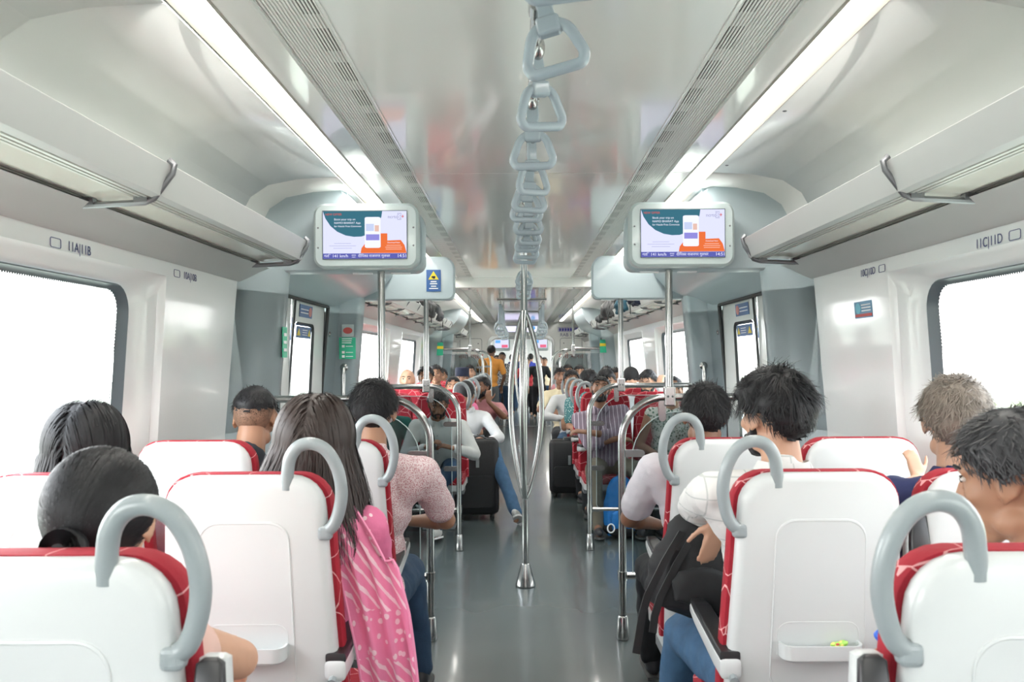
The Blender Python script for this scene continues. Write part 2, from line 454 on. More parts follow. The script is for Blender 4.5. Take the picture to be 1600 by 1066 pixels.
for s in (-1, 1):
    w_ = 'left' if s < 0 else 'right'
    for (y0, y1, h, k) in ((YB, 9.18, 2.35, 'from the near seats to the cross beam'), (9.47, 17.9, 2.27, 'running to the end wall'), (19.6, 31.8, 2.27, 'in the carriage beyond the gangway')):
        lamp(s, y0, y1, h, 'white linear light strip %s, %s side' % (k, w_))
    for (y0, y1, h, k) in ((YB, 9.18, 2.35, 'from the near seats to the cross beam'), (9.47, YE - .02, 2.27, 'beyond the cross beam')):
        vent(s, y0, y1, h, 'white louvred ceiling grille %s, %s side' % (k, w_))

# end wall with the gangway opening
EW = MB()
op = rr(-.70, .70, -.02, 1.955, [.14, .14, .001, .001], 6)
out = rr(-1.5, 1.5, -.02, 2.45, [.001] * 4, 6)
EW.rings([[(x, YE, z) for x, z in out], [(x, YE, z) for x, z in op], [(x, YE + .1, z) for x, z in op]], False, False)
struct(EW.build('wall_end', mat('end_wall_white', (0.76, 0.77, 0.74), .3, coat=.4), smooth=30), 'white end wall with the gangway opening')
fr = MB()
o1 = rr(-.74, .74, -.0, 1.995, [.17, .17, .001, .001]); o2 = rr(-.66, .66, -.0, 1.915, [.12, .12, .001, .001])
fr.rings([[(x, YE - .001, z) for x, z in o1], [(x, YE - .04, z) for x, z in rr(-.73, .73, 0, 1.985, [.16, .16, .001, .001])], [(x, YE - .04, z) for x, z in rr(-.67, .67, 0, 1.925, [.13, .13, .001, .001])], [(x, YE + .05, z) for x, z in o2]], False, False)
struct(fr.build('trim_2', mat('gangway_frame', (.5, .52, .52), .2, .6), smooth=50), 'metal frame round the gangway opening')
gs = MB()
for s in (-1, 1): gs.box(min(s * .70, s * .74), max(s * .70, s * .74), YE + .1, 19.5, 0, 2.1)
gs.box(-.74, .74, YE + .1, 19.5, 1.96, 2.1)
struct(gs.build('wall_gangway', mat('gangway_bellows', (.45, .47, .48), .5), smooth=0))
E2 = MB(); E2.rings([[(x, 19.5, z) for x, z in out], [(x, 19.5, z) for x, z in op]], False, False)
struct(E2.build('wall_next_carriage_front', M_WALL, smooth=0))
for s in (-1, 1):
    sd = 'left' if s < 0 else 'right'
    x0, x1 = sorted((s * .86, s * 1.34))
    po = bpy.data.objects.new('trim_%d' % (4 if s < 0 else 5), None); COL.objects.link(po); struct(po, 'inset panel on the end wall, %s' % sd)
    p = MB(); ring = [(x, z) for x, z in rr(x0, x1, .15, 1.93, .05)]
    p.tube([(x, YE - .004, z) for x, z in ring], .004, 6, closed=True); p.build('panel_outline', M_GASKET, po)
    q = MB()
    for zz in (.9, 1.5, 1.82): q.ell((s * .94, YE - .004, zz), (.014, .006, .014), n=10, m=6)
    q.build('screws', M_DARKSTEEL, po)
    sg = thing('train_name_sign', 'pale sign with red Hindi lettering on the end wall, %s of the gangway' % sd, 'sign', (s * 1.10, YE - .006, 1.53))
    MB().box(-.24, .24, -.002, .002, -.12, .12).build('sign_plate', mat('sign_pale', (.72, .74, .70), .4), sg, smooth=0)
    text('नमो भारत', 'sign_lettering', .15, M_SCRED, sg, (0, -.005, 0), align='CENTER')
    hd = thing('grab_handle', 'tall steel grab handle beside the gangway, %s' % sd, 'handle', (s * .80, YE, 0))
    hb = MB(); hb.tube([(0, 0, .78), (0, -.05, .80), (0, -.07, .84), (0, -.07, 1.34), (0, -.05, 1.38), (0, 0, 1.40)], .017); hb.build('bar', M_STEEL, hd)
dp = thing('passenger_display', 'long lit lavender display above the gangway', 'display', (0, YE - .03, 2.135))
bev(MB().box(-.52, .52, 0, .03, -.075, .075).build('display_case', M_GREY2, dp, smooth=0), .01)
MB().box(-.50, .50, -.003, 0, -.062, .062).build('lit_screen', emit_mat('lavender_screen', (.78, .74, 1.0), 1.25), dp, smooth=0)
lg = MB(); lg.poly([(.27 + .05 * math.cos(a), .02 + .04 * math.sin(a)) for a in [2 * PI * k / 14 for k in range(14)]], 1, -.005, -.0035); lg.build('blue_roundel', emit_mat('screen_blue', (.15, .45, .9), 1.0), dp, smooth=0)
cs = thing('coach_number_sign', 'small blue sign above black coach number RAB 113 on the end wall', 'sign', (1.04, YE - .006, 2.11))
MB().box(-.23, .23, -.002, .002, -.045, .065).build('sign_plate', mat('sign_lilac', (.5, .5, .62), .4), cs, smooth=0)
mk = MB()
for k in range(7):
    x = -.20 + k * .06
    mk.box(x, x + .045, -.005, -.002, -.02, .035); mk.box(x + .01, x + .018, -.006, -.002, -.035, .05)
mk.build('sign_symbols', mat('sign_blue', (.06, .06, .4), .4), cs, smooth=0)
text('RAB 113', 'coach_number_lettering', .10, M_INK, cs, (0, -.004, -.11), align='CENTER')

# ------------------------------------------------------------------ luggage racks
def rack(s, y0, y1, brackets, label, dark=False):
    t = thing('luggage_rack', label, 'luggage rack', (0, y0, 0))
    L = y1 - y0
    def pr(name, pts, m, sm=50):
        o = MB().poly([(s * x, z) for x, z in pts], 1, 0, L).build(name, m, t, smooth=sm)
        return o
    pr('front_lip', [(1.062, 2.035), (1.072, 2.042), (1.082, 2.035), (1.112, 1.965), (1.128, 1.948), (1.118, 1.938), (1.095, 1.945)], M_LIP)
    for x in (1.133, 1.152, 1.168, 1.292, 1.31, 1.328):
        pr('rack_rail', [(x - .0055, 1.938), (x + .0055, 1.938), (x + .0055, 1.956), (x - .0055, 1.956)], M_ALU, 0)
    pr('rack_panel', [(1.176, 1.944), (1.284, 1.937), (1.284, 1.944), (1.176, 1.951)], M_PALE, 0)
    pr('rear_rail', [(1.336, 1.94), (1.39, 1.925), (1.39, 1.94), (1.336, 1.955)], M_ALU, 0)
    for yb in brackets:
        b = MB(); y = yb - y0
        pts = [(1.068, 2.05), (1.052, 2.035), (1.058, 2.01), (1.115, 1.935), (1.14, 1.925), (1.22, 1.921), (1.34, 1.915), (1.398, 1.908)]
        b.tube([(s * x, y, z) for x, z in pts], .0095 if y0 < 3 else .0058, 8)
        b.box(min(s * 1.13, s * 1.17), max(s * 1.13, s * 1.17), y - .012, y + .012, 1.925, 1.95); b.box(min(s * 1.29, s * 1.33), max(s * 1.29, s * 1.33), y - .012, y + .012, 1.918, 1.95)
        b.build('bracket', M_DARKSTEEL, t)
    e = MB(); e.tube([(s * x, 0 if False else L - .006, z) for x, z in [(1.062, 2.04), (1.07, 2.0), (1.115, 1.935), (1.15, 1.925), (1.39, 1.915)]], .008, 8); e.build('end_rail', M_DARKSTEEL, t)
    return t
for s in (-1, 1):
    w_ = 'left' if s < 0 else 'right'
    rack(s, YB, 4.12, [-.5, 1.0, 2.5, 4.08], 'empty grey luggage rack above the near windows, %s side' % w_)
    rack(s, 6.62, 13.0, [7.1, 7.9, 8.7, 9.5, 10.3, 11.1, 11.9, 12.7], 'luggage rack loaded with bags beyond the doors, %s side' % w_)
    rack(s, 15.25, 17.0, [15.5, 16.9], 'short luggage rack near the end wall, %s side' % w_)
# screw marks on the cove and ceiling, seam lines
for s in (-1, 1):
    mk = MB()
    for y in (1.9, 2.3, 2.75, 3.2, 3.6, 4.0, 7.5, 8.5): mk.ell((s * 1.385, y, 1.872), (.006, .010, .004), n=8, m=5)
    for y in (1.3, 2.0, 3.05, 3.9): mk.ell((s * .935, y, 2.349), (.009, .009, .004), n=8, m=5)
    struct(mk.build('trim_screws', M_DARKSTEEL), 'small dark screw heads along the ceiling edge')

# ------------------------------------------------------------------ pillars, doors and headers of a vestibule
def arc(cx, cz, r, a0, a1, n):
    return [(cx + r * math.cos(R(a0 + (a1 - a0) * k / n)), cz + r * math.sin(R(a0 + (a1 - a0) * k / n))) for k in range(n + 1)]
def lean_prism(s, pts, z0, z1, name, m, sm=40):
    """plan outline (x, y), leaning inwards with the wall"""
    rs = []
    for z in (z0, min(1.1, z1), z1):
        d = -(max(0, z - 1.1)) * .085
        rs.append([(s * (x + d), y, z) for x, y in pts])
    mb = MB(); mb.rings(rs)
    return struct(mb.build(name, m, smooth=sm), name.replace('_', ' '))
tr = 10
for s in (-1, 1):
    sd = 'left' if s < 0 else 'right'
    for (ya, yb) in ((4.36, 6.42), (13.05, 15.15)):
        near = yb < 10
        DY0, DY1 = (4.62, 6.04) if near else (13.35, 14.85)
        p1 = [(1.50, ya - .32), (1.475, ya - .32), (1.40, ya - .12), (1.335, ya - .03), (1.31, ya + .01), (1.305, ya + .07), (1.33, ya + .13), (1.45, DY0), (1.50, DY0)]
        p2 = [(1.50, DY1), (1.458, DY1), (1.452, yb - .24), (1.425, yb - .185), (1.31, yb - .15), (1.288, yb - .12), (1.285, yb + .05), (1.31, yb + .1), (1.47, yb + .26), (1.50, yb + .26)]
        tr += 1; lean_prism(s, p1, 0, 1.80, 'trim_pillar_%s' % sd, M_GREY)
        tr += 1; lean_prism(s, p2, 0, 1.80, 'trim_pillar_%s' % sd, M_GREY)
        lean_prism(s, p1, 1.804, 1.93, 'trim_pillar_cap_%s' % sd, M_GREY)
        lean_prism(s, p2, 1.804, 1.93, 'trim_pillar_cap_%s' % sd, M_GREY)
        # canopy over the door
        cn = [(1.40, 1.84), (1.38, 1.855), (1.30, 1.90), (1.20, 1.935), (1.08, 1.99), (1.00, 2.08), (.95, 2.2), (.93, 2.35), (1.45, 2.36), (1.45, 1.84)]
        if not near: cn = [(x, min(z, 2.28)) for x, z in cn]
        struct(MB().poly([(s * x, z) for x, z in cn], 1, ya + .06, yb - .04).build('trim_door_canopy_%s' % sd, M_GREY, smooth=50), 'grey canopy above the door')
        if near:
            seam = MB(); seam.tube([(s * 1.262, DY1 + .17, 1.79), (s * 1.262 * 1.05, DY1 + .17, .3)], .002, 5); 
    # the two door leaves, near vestibule
    def leaf(nm, y0, y1, wy0, wy1, lab):
        t = bpy.data.objects.new(nm, None); COL.objects.link(t); struct(t, lab)
        X = lambda z: xw(z) + .015
        m = MB(); zo0, zo1 = .06, 1.835
        outr = rr(y0, y1, zo0, zo1, .004); inn = rr(wy0, wy1, .72, 1.70, .07)
        g = lambda pts, d: [(s * (X(z) + d), y, z) for y, z in pts]
        m.rings([g(outr, .0), g(inn, .0), g(inn, .03)], False, False)
        m.build('door_panel', mat('door_white', (.77, .78, .77), .3, coat=.4), t, smooth=30)
        k = MB(); k.rings([g(inn, -.004), g(rr(wy0 + .02, wy1 - .02, .74, 1.68, .055), .01)], False, False); k.build('window_seal', M_BLACK, t)
        gl = MB(); gl.rings([g(rr(wy0 + .015, wy1 - .015, .735, 1.685, .055), .02)], True, False); gl.build('window_pane', M_GLASS, t)
        ed = MB(); ed.box(min(s * (X(1.84) - .004), s * (X(0) + .03)), max(s * (X(1.84) - .004), s * (X(0) + .03)), y0, y0 + .0001, 0, 0.001)
        return t
    n1 = 1 if s < 0 else 3
    dn = leaf('door_%d' % n1, 4.63, 5.14, 4.78, 5.02, 'sliding door leaf nearer the camera, %s side' % sd)
    df = leaf('door_%d' % (n1 + 1), 5.16, 6.02, 5.24, 5.76, 'white sliding door leaf with tall window, %s side' % sd)
    sl = MB()
    for yy, wd in ((6.02, .028), (5.15, .016), (4.62, .02)):
        sl.tube([(s * (xw(z) - .008), yy, z) for z in (0.0, 1.1, 1.835)], wd / 2, 8)
    sl.tube([(s * (xw(1.84) - .008), y, 1.837) for y in (4.62, 6.02)], .012, 8)
    struct(sl.build('trim_door_rubber_%s' % sd, M_BLACK), 'black rubber edge round the doors')
    # far vestibule: one plain double door
    t = bpy.data.objects.new('door_%d' % (5 if s < 0 else 6), None); COL.objects.link(t); struct(t, 'far sliding doors, %s side' % sd)
    m = MB(); m.rings([[(s * (xw(z) + .015), y, z) for y, z in rr(13.35, 14.85, .05, 1.84, .004)], [(s * (xw(z) + .015), y, z) for y, z in rr(13.7, 14.5, .72, 1.70, .07)]], False, False); m.build('door_panel', MATS['door_white'], t, smooth=0)
    gl = MB(); gl.rings([[(s * (xw(z) + .018), y, z) for y, z in rr(13.69, 14.51, .71, 1.71, .07)]], True, False); gl.build('window_pane', M_GLASS, t)
    # stickers on the near door
    def wallsign(name, y0, y1, z0, z1, label, mplate, marks=None, off=0.0):
        yc, zc = (y0 + y1) / 2, (z0 + z1) / 2
        o = thing(name, label, 'sign', (s * (xw(zc) + off), yc, zc), 0)
        q = MB(); hy, hz = (y1 - y0) / 2, (z1 - z0) / 2
        def PT(y, z, e=0): return (s * (-(z) * .085 - e), y, z)
        for e, r_ in ((.0015, 1.0),):
            q.rings([[PT(y, z, e) for y, z in rr(-hy, hy, -hz, hz, .004, 2)], [PT(y, z, 0) for y, z in rr(-hy, hy, -hz, hz, .004, 2)]])
        q.build('sign_plate', mplate, o, smooth=0)
        groups = {}
        for (mm, nm, a, b, c, d) in (marks or []):
            groups.setdefault((mm.name, nm), []).append((mm, a, b, c, d))
        for (k, nm), L in groups.items():
            q = MB()
            for (mm, a, b, c, d) in L:
                if nm == 'triangle':
                    ring = [(-a * hy * 0 + a * hy, c * hz), (b * hy, c * hz), ((a + b) / 2 * hy, d * hz)]
                elif nm == 'disc':
                    ring = [((a + b) / 2 * hy + (b - a) / 2 * hy * math.cos(u), (c + d) / 2 * hz + (d - c) / 2 * hz * math.sin(u)) for u in [2 * PI * i / 16 for i in range(16)]]
                else: ring = [(a * hy, c * hz), (b * hy, c * hz), (b * hy, d * hz), (a * hy, d * hz)]
                q.rings([[PT(y, z, .003 if nm != 'disc' else .0026) for y, z in ring], [PT(y, z, .0005) for y, z in ring]])
            q.build({'bar': 'text_lines', 'triangle': 'warning_triangle', 'disc': 'round_symbol'}[nm], L[0][0], o, smooth=0)
        return o
    lines = lambda x0, x1, ys, th=.07: [(M_WHITE, 'bar', x0, x1, y - th, y + th) for y in ys]
    wallsign('door_sticker', 5.35, 5.72, 1.745, 1.81, 'blue door notice with round red symbol above the %s door window' % sd, M_BLUE, lines(-.6, .6, (.3, -.3)) + [(M_SCRED, 'disc', .62, .95, -.7, .7)], .012) if False else None
    M_ORW = mat('sticker_rose', (.62, .22, .2), .4)
    wallsign('door_sticker', 5.34, 5.66, 1.735, 1.815, 'blue notice with round red symbol above the %s door window' % sd, M_BLUE, lines(-.85, .35, (.25, -.3)) + [(M_ORW, 'disc', .42, .92, -.8, .8)], .012)
    wallsign('window_sticker', 5.30, 5.68, 1.60, 1.675, 'wide blue sticker with small symbols across the top of the %s door window' % sd, M_BLUE, lines(-.2, .45, (.4, 0, -.4), .06) + [(M_YEL, 'triangle', -.9, -.45, -.6, .6), (M_YEL, 'triangle', .55, .9, -.6, .6)], .014)
    wallsign('hazard_sticker', 5.17, 5.235, 1.58, 1.72, 'narrow blue sticker with yellow triangle beside the %s door window' % sd, M_BLUE, [(M_YEL, 'triangle', -.75, .75, -.1, .6)] + lines(-.6, .6, (-.45, -.65), .05), .012)
    # grab handle on the far pillar
    gh = thing('grab_handle', 'upright steel grab handle on the grey pillar past the %s door' % sd, 'handle', (s * 1.335, 6.25, 0))
    gb = MB(); gb.tube([(0, .02, 1.40), (0, -.02, 1.405), (-s * .004, -.05, 1.39), (-s * .006, -.06, 1.35), (-s * .006, -.06, .9), (-s * .004, -.04, .86), (0, .02, .85)], .016)
    gb.build('bar', M_STEEL, gh); gr = MB(); gr.ell((0, -.003, 1.402), (.03, .01, .03)); gr.build('rosette', M_STEEL, gh)
    lk = thing('pillar_lock', 'small round silver lock on the grey pillar past the %s door' % sd, 'lock', (s * 1.408, 6.10, 1.645))
    k = MB(); k.rings([[(-s * d, r_ * math.cos(a), r_ * math.sin(a)) for a in [2 * PI * q / 16 for q in range(16)]] for r_, d in ((.02, -.02), (.02, .004), (.013, .006), (.012, .002))]); k.build('lock_body', M_STEEL, lk)

# header bulkheads
def header(s, y, thick, label, top):
    sd = 'left' if s < 0 else 'right'
    def outline(d):
        a = rr(.525 + d, 1.46 - d, 1.912 + d, 2.245 - d, [.001, .09, .05, .001], 6)
        a = [q for q in a if q[0] < 1.4]
        return a + [(1.46 - d, 1.912 + d), (1.46 - d, top - .03), (1.40, top - .002), (1.34, top), (.98, top), (.945 + d, top - .01), (.925 + d, top - .04), (.915 + d, 2.27), (.89, 2.245 - d)]
    hp = outline(0)
    o = MB(); 
    o.rings([[(s * x, y, z) for x, z in outline(.01)], [(s * x, y + .012, z) for x, z in hp], [(s * x, y + thick, z) for x, z in hp]])
    ob = o.build('header_panel', M_GREY, smooth=40)
    return ob
for s in (-1, 1):
    sd = 'left' if s < 0 else 'right'
    h1 = header(s, 4.36, .12, '', 2.345); h1.name = 'trim_header_%s' % sd; struct(h1, 'blue-grey header panel above the partition, %s side' % sd)
    h2 = header(s, 6.42, .10, '', 2.345); h2.name = 'trim_header_%s' % sd; struct(h2, 'blue-grey header panel on the far side of the doors, %s side' % sd)
    # bright reflections under the headers, put in as plain white strips
    for (yy, nm) in ((4.40, 'near'), (6.45, 'far')):
        sl = MB(); sl.box(min(s * .60, s * .70), max(s * .60, s * .70), yy, yy + .03, 1.905, 1.914); sl.box(min(s * .80, s * .90), max(s * .80, s * .90), yy, yy + .03, 1.905, 1.914)
        struct(sl.build('trim_soffit_reflection_%s' % sd, M_WHITE, smooth=0), 'white strips imitating reflections under the header')

# ------------------------------------------------------------------ information monitors
E_BG = emit_mat('screen_lavender', (.72, .74, .98), 1.0)
E_TEAL = emit_mat('screen_teal', (.045, .16, .22), 1.0)
E_OR = emit_mat('screen_orange', (.80, .17, .05), 1.0)
E_BAR = emit_mat('screen_bar', (.11, .12, .42), 1.0)
E_W = emit_mat('screen_white', (.86, .88, 1.0), 1.0)
E_PH = emit_mat('screen_violet', (.28, .26, .68), 1.0)
E_GR = emit_mat('screen_grey', (.3, .3, .42), 1.0)
E_SKIN = emit_mat('screen_tan', (.75, .5, .42), 1.0)
E_RT = emit_mat('screen_red', (.65, .10, .06), 1.0)
def monitor(s):
    sd = 'left' if s < 0 else 'right'
    cx = (-.795 if s < 0 else .785)
    t = thing('information_monitor', 'lit passenger information screen hanging from the header, %s of the aisle' % sd, 'screen', (cx, 4.20, 2.076))
    hw, hh = .262, .162
    b = MB()
    sh = lambda d, y, r_: [(x, y, z) for x, z in rr(-hw + d, hw - d, -hh + d, hh - d, r_)]
    b.rings([sh(.012, -.0, .045), sh(.0, .012, .055), sh(0, .08, .055), sh(.03, .16, .05)])
    b.build('housing', M_GREY2, t)
    SW, SH = .2085, .1185; ox, oz = (.0 - .004 if s < 0 else 0.002), .003
    sc_ = MB(); sc_.box(ox - SW, ox + SW, -.004, .001, oz - SH, oz + SH)
    so = sc_.build('screen', E_BG, t, smooth=0)
    bz = MB(); bz.rings([[(x + ox, -.0045, z + oz) for x, z in rr(-SW - .004, SW + .004, -SH - .004, SH + .004, .003, 2)], [(x + ox, -.0045, z + oz) for x, z in rr(-SW, SW, -SH, SH, .001, 2)], [(x + ox, .001, z + oz) for x, z in rr(-SW, SW, -SH, SH, .001, 2)]], False, False); bz.build('bezel', mat('bezel_dark', (.12, .15, .16), .4), t, smooth=0)
    U = lambda u, v: (ox - SW + u * 2 * SW, oz + SH - v * 2 * SH)      # u to the right, v down, 0..1
    def shape(nm, pts, m, y): 
        q = MB(); q.poly([U(*p) for p in pts], 1, y, y + .0006); return q.build(nm, m, so, smooth=0)
    teal = [(0, 0), (.71, 0), (.70, .12), (.665, .28), (.61, .40), (.54, .49), (.46, .535), (.37, .54), (.27, .51), (.17, .43), (.09, .31), (.03, .15)]
    shape('teal_swoosh', teal, E_TEAL, -.0052)
    shape('orange_swoosh', [(.45, .885), (.46, .78), (.50, .69), (.58, .58), (.69, .47), (.77, .47), (.77, .62), (.93, .61), (.975, .72), (1.0, .885)], E_OR, -.0052)
    shape('status_bar', [(0, .89), (1, .89), (1, 1), (0, 1)], E_BAR, -.0054)
    ph = [(x, z) for x, z in rr(.50, .69, .125, .775, .03)]
    shape('phone_picture', ph, E_W, -.0058)
    shape('phone_banner', [(.515, .49), (.675, .49), (.675, .615), (.515, .615)], E_PH, -.0062)
    shape('phone_photo', [(.62, .30), (.67, .30), (.67, .43), (.62, .43)], E_SKIN, -.0062)
    shape('phone_card', [(.515, .27), (.61, .27), (.61, .42), (.515, .42)], emit_mat('screen_pale', (.55, .62, .85), 1.0), -.0062)
    dots = MB()
    for i in range(4):
        for j in range(6):
            if (i in (0, 3)) or j in (0, 5) or (i + j) % 2 == 0:
                u, v = .895 + i * .013, .05 + j * .026; a, c = U(u, v); dots.box(a - .0017, a + .0017, -.0060, -.0054, c - .0017, c + .0017)
    dots.build('logo_dots', E_GR, so, smooth=0)
    rd = MB(); a, c = U(.955, .115); rd.box(a - .006, a + .006, -.0062, -.0054, c - .0015, c + .0015); rd.box(a - .0015, a + .0015, -.0062, -.0054, c - .008, c + .008); rd.build('logo_mark', E_RT, so, smooth=0)
    def tx(s_, u, v, size, m, al='LEFT', sx=1.0):
        a, c = U(u, v); text(s_, 'screen_text', size, m, so, (a, -.0064, c), align=al, ext=.0001, sx=sx)
    tx('Book your trip on', .135, .175, .0145, E_W); tx('NAMO BHARAT App', .135, .25, .0145, E_W); tx('for Hassle Free Commute', .135, .32, .0128, E_W)
    tx('NEW OFFER', .03, .07, .015, E_RT); tx('ncrtc', .775, .125, .0235, E_GR, sx=1.0)
    tx('141 km/h', .11, .945, .021, E_W); tx('गति', .015, .945, .018, E_W); tx('14:51', .885, .945, .0225, E_W)
    tx('दीपिका राजनगर गुलधर'.replace('पि', 'िप'), .42, .945, .019, E_W); tx('अगला', .34, .93, .010, E_W); tx('next', .345, .965, .010, E_W)
    tx('Download Now', .845, .665, .0095, E_W, 'CENTER')
    for i, wd in enumerate((.17, .20, .19)):
        shape('small_print', [(.845 - wd / 2, .715 + i * .04), (.845 + wd / 2, .715 + i * .04), (.845 + wd / 2, .73 + i * .04), (.845 - wd / 2, .73 + i * .04)], emit_mat('screen_peach', (.9, .45, .35), 1.0), -.0060)
    for i, wd in enumerate((.20, .32, .22)):
        shape('small_print', [(.235 - wd / 2, .675 + i * .05), (.235 + wd / 2, .675 + i * .05), (.235 + wd / 2, .685 + i * .05), (.235 - wd / 2, .685 + i * .05)], emit_mat('screen_faint', (.45, .46, .66), 1.0), -.0060)
    sw = MB()
    for x, z in ((-s * .238, .04), (-s * .238, -.05), (s * .238, .04), (s * .238, -.06)): sw.ell((x, 0.0, z), (.005, .004, .005), n=8, m=5)
    sw.build('screws', M_DARKSTEEL, t)
    return t
monitor(-1); monitor(1)
# camera notice on the far left header
cn = thing('camera_notice', 'blue notice with yellow camera triangle on the far left header', 'sign', (-.683, 6.415, 2.06))
MB().box(-.055, .055, -.002, .002, -.083, .083).build('sign_plate', M_BLUE, cn, smooth=0)
q = MB(); q.poly([(-.04, .008), (.04, .008), (0, .072)], 1, -.005, -.003); q.build('warning_triangle', M_YEL, cn, smooth=0)
q = MB(); q.box(-.014, .014, -.007, -.005, .02, .034); q.box(-.004, .010, -.007, -.005, .014, .02); q.build('camera_symbol', M_SLOT, cn, smooth=0)
q = MB()
for z, wd in ((-.008, .022), (-.024, .028), (-.043, .02), (-.06, .034)): q.box(-wd, wd, -.004, -.002, z - .004, z + .004)
q.build('text_lines', M_WHITE, cn, smooth=0)
# notices on the far-left pillar, facing the camera
gn = thing('green_notice', 'green notice with white pictograms on the left pillar past the door', 'sign', (-1.305, 6.232, 1.545), R(12))
q = MB(); q.box(-.060, .060, -.002, .002, -.080, .080); q.build('sign_plate', M_GREEN, gn, smooth=0)
q = MB()
for z in (.07, .055, .04): q.box(-.04, .02 + z * .2, -.004, -.002, z - .003, z + .003)
for z in (.015, -.03, -.06):
    q.box(-.04, -.02, -.004, -.002, z - .009, z + .009); q.box(-.012, .04, -.004, -.002, z - .003, z + .002)
q.build('pictograms', M_WHITE, gn, smooth=0)
rn = thing('red_emblem_notice', 'square clear notice with red oval above the green notice', 'sign', (-1.302, 6.232, 1.676), R(12))
q = MB(); q.box(-.045, .045, -.002, .002, -.045, .045); q.build('sign_plate', mat('sign_grey', (.45, .5, .5), .4), rn, smooth=0)
q = MB(); q.poly([(.034 * math.cos(a), .024 * math.sin(a)) for a in [2 * PI * k / 18 for k in range(18)]], 1, -.004, -.002); q.build('red_oval', M_SCRED, rn, smooth=0)
for s, z0, lab in ((-1, 1.55, 'left'), (1, 1.62, 'right')):
    g = thing('edge_notice', 'narrow green notice on the side of the %s pillar by the doors' % lab, 'sign', (s * 1.258, 4.40 if s < 0 else 6.44, z0))
    MB().box(-.002, .002, -.04, .04, -.08, .08).build('sign_plate', M_GREEN, g, smooth=0)
    qq = MB()
    for z in (.04, .0, -.04): qq.box(-s * .0045, -s * .002, -.025, .025, z - .008, z + .008)
    qq.build('pictograms', M_WHITE, g, smooth=0)
for s, hz in ((-1, 1.63), (1, 1.66)):
    g = thing('far_notice', 'green and yellow notice on the far %s pillar' % ('left' if s < 0 else 'right'), 'sign', (s * 1.262, 13.0, hz))
    MB().box(-.05, .05, -.002, .002, -.10, .10).build('sign_plate', M_GREEN, g, smooth=0)
    MB().box(-.055, .055, -.004, -.002, .0, .045).build('yellow_band', M_YEL, g, smooth=0)
# seat numbers and the sticker on the walls
def seatno(s, y, z, txt, w_, lab):
    o = thing('seat_number', lab, 'sign', (s * (xw(z) - .012), y, z))
    rot = (R(90), 0, R(90) * (1 if s < 0 else -1)); 
    text(txt, 'number_text', .042, M_INK, o, (0, 0, 0), rot=rot, align='CENTER', sx=.95)
    k = MB(); yo = (-w_ / 2 - .065) 
    k.tube([(-s * .0 , yo + a, b) for a, b in rr(-.028, .028, -.013, .015, .006, 3)], .0012, 5, closed=True); k.build('outlined_tab', M_INK, o)
seatno(1, 2.56, 1.803, '11C|11D', .14, 'small dark seat number 11C 11D above the right window')
seatno(1, 3.45, 1.803, '10C|10D', .14, 'small dark seat number 10C 10D near the right pillar')
seatno(-1, 2.62, 1.803, '11A|11B', .14, 'small seat number 11A 11B above the left window')
seatno(-1, 3.5, 1.803, '10A|10B', .14, 'small seat number 10A 10B near the left pillar')
s = 1
ws = wallsign('wall_sticker', 3.44, 3.62, 1.62, 1.69, 'blue sticker with pale round logo on the right wall before the pillar', mat('sticker_lightblue', (.10, .27, .45), .4), [(M_WHITE, 'bar', -.85, .15, y - .07, y + .07) for y in (.55, .2, -.15)] + [(M_SCRED, 'bar', -.95, .9, -.85, -.5)] + [(mat('sticker_cyan', (.12, .5, .65), .4), 'disc', .25, .85, -.45, .85)], -.010)

# ------------------------------------------------------------------ outside
def rough_ground():
    mb = MB(); n = 60
    mb.box(-400, 400, -200, 400, -8.2, -8.0)
    return mb
g = rough_ground().build('ground', mat('fields', (.40, .44, .36), .9, var=.25, scale=.08), smooth=0); struct(g, 'pale green fields outside')
tm = mat('hazy_hedge_green', (.37, .42, .29), .9, var=.3, scale=.6)  # green lightened: the bleaching haze is put into the leaf colour
def treeline(x0, nm, lab):
    mb = MB(); rnd = random.Random(3)
    for k in range(150):
        y = -60 + k * 1.9 + rnd.uniform(-1, 1); x = x0 + rnd.uniform(-6, 6); h = rnd.uniform(3.2, 5.4)
        mb.ell((x, y, -8 + h * .35), (1.8, 1.8, h * .42), n=9, m=6)
        for j in range(11):
            mb.ell((x + rnd.uniform(-1.9, 1.9), y + rnd.uniform(-1.9, 1.9), -8 + h * rnd.uniform(.35, .95)), (rnd.uniform(.4, .9), rnd.uniform(.4, .9), rnd.uniform(.35, .7)), Matrix.Rotation(rnd.uniform(0, 3), 3, 'X'), n=6, m=5)
    o = mb.build(nm, tm); tag(o, lab, 'trees', kind='stuff')
treeline(58, 'treeline', 'hazy pale green line of trees seen through the right windows')
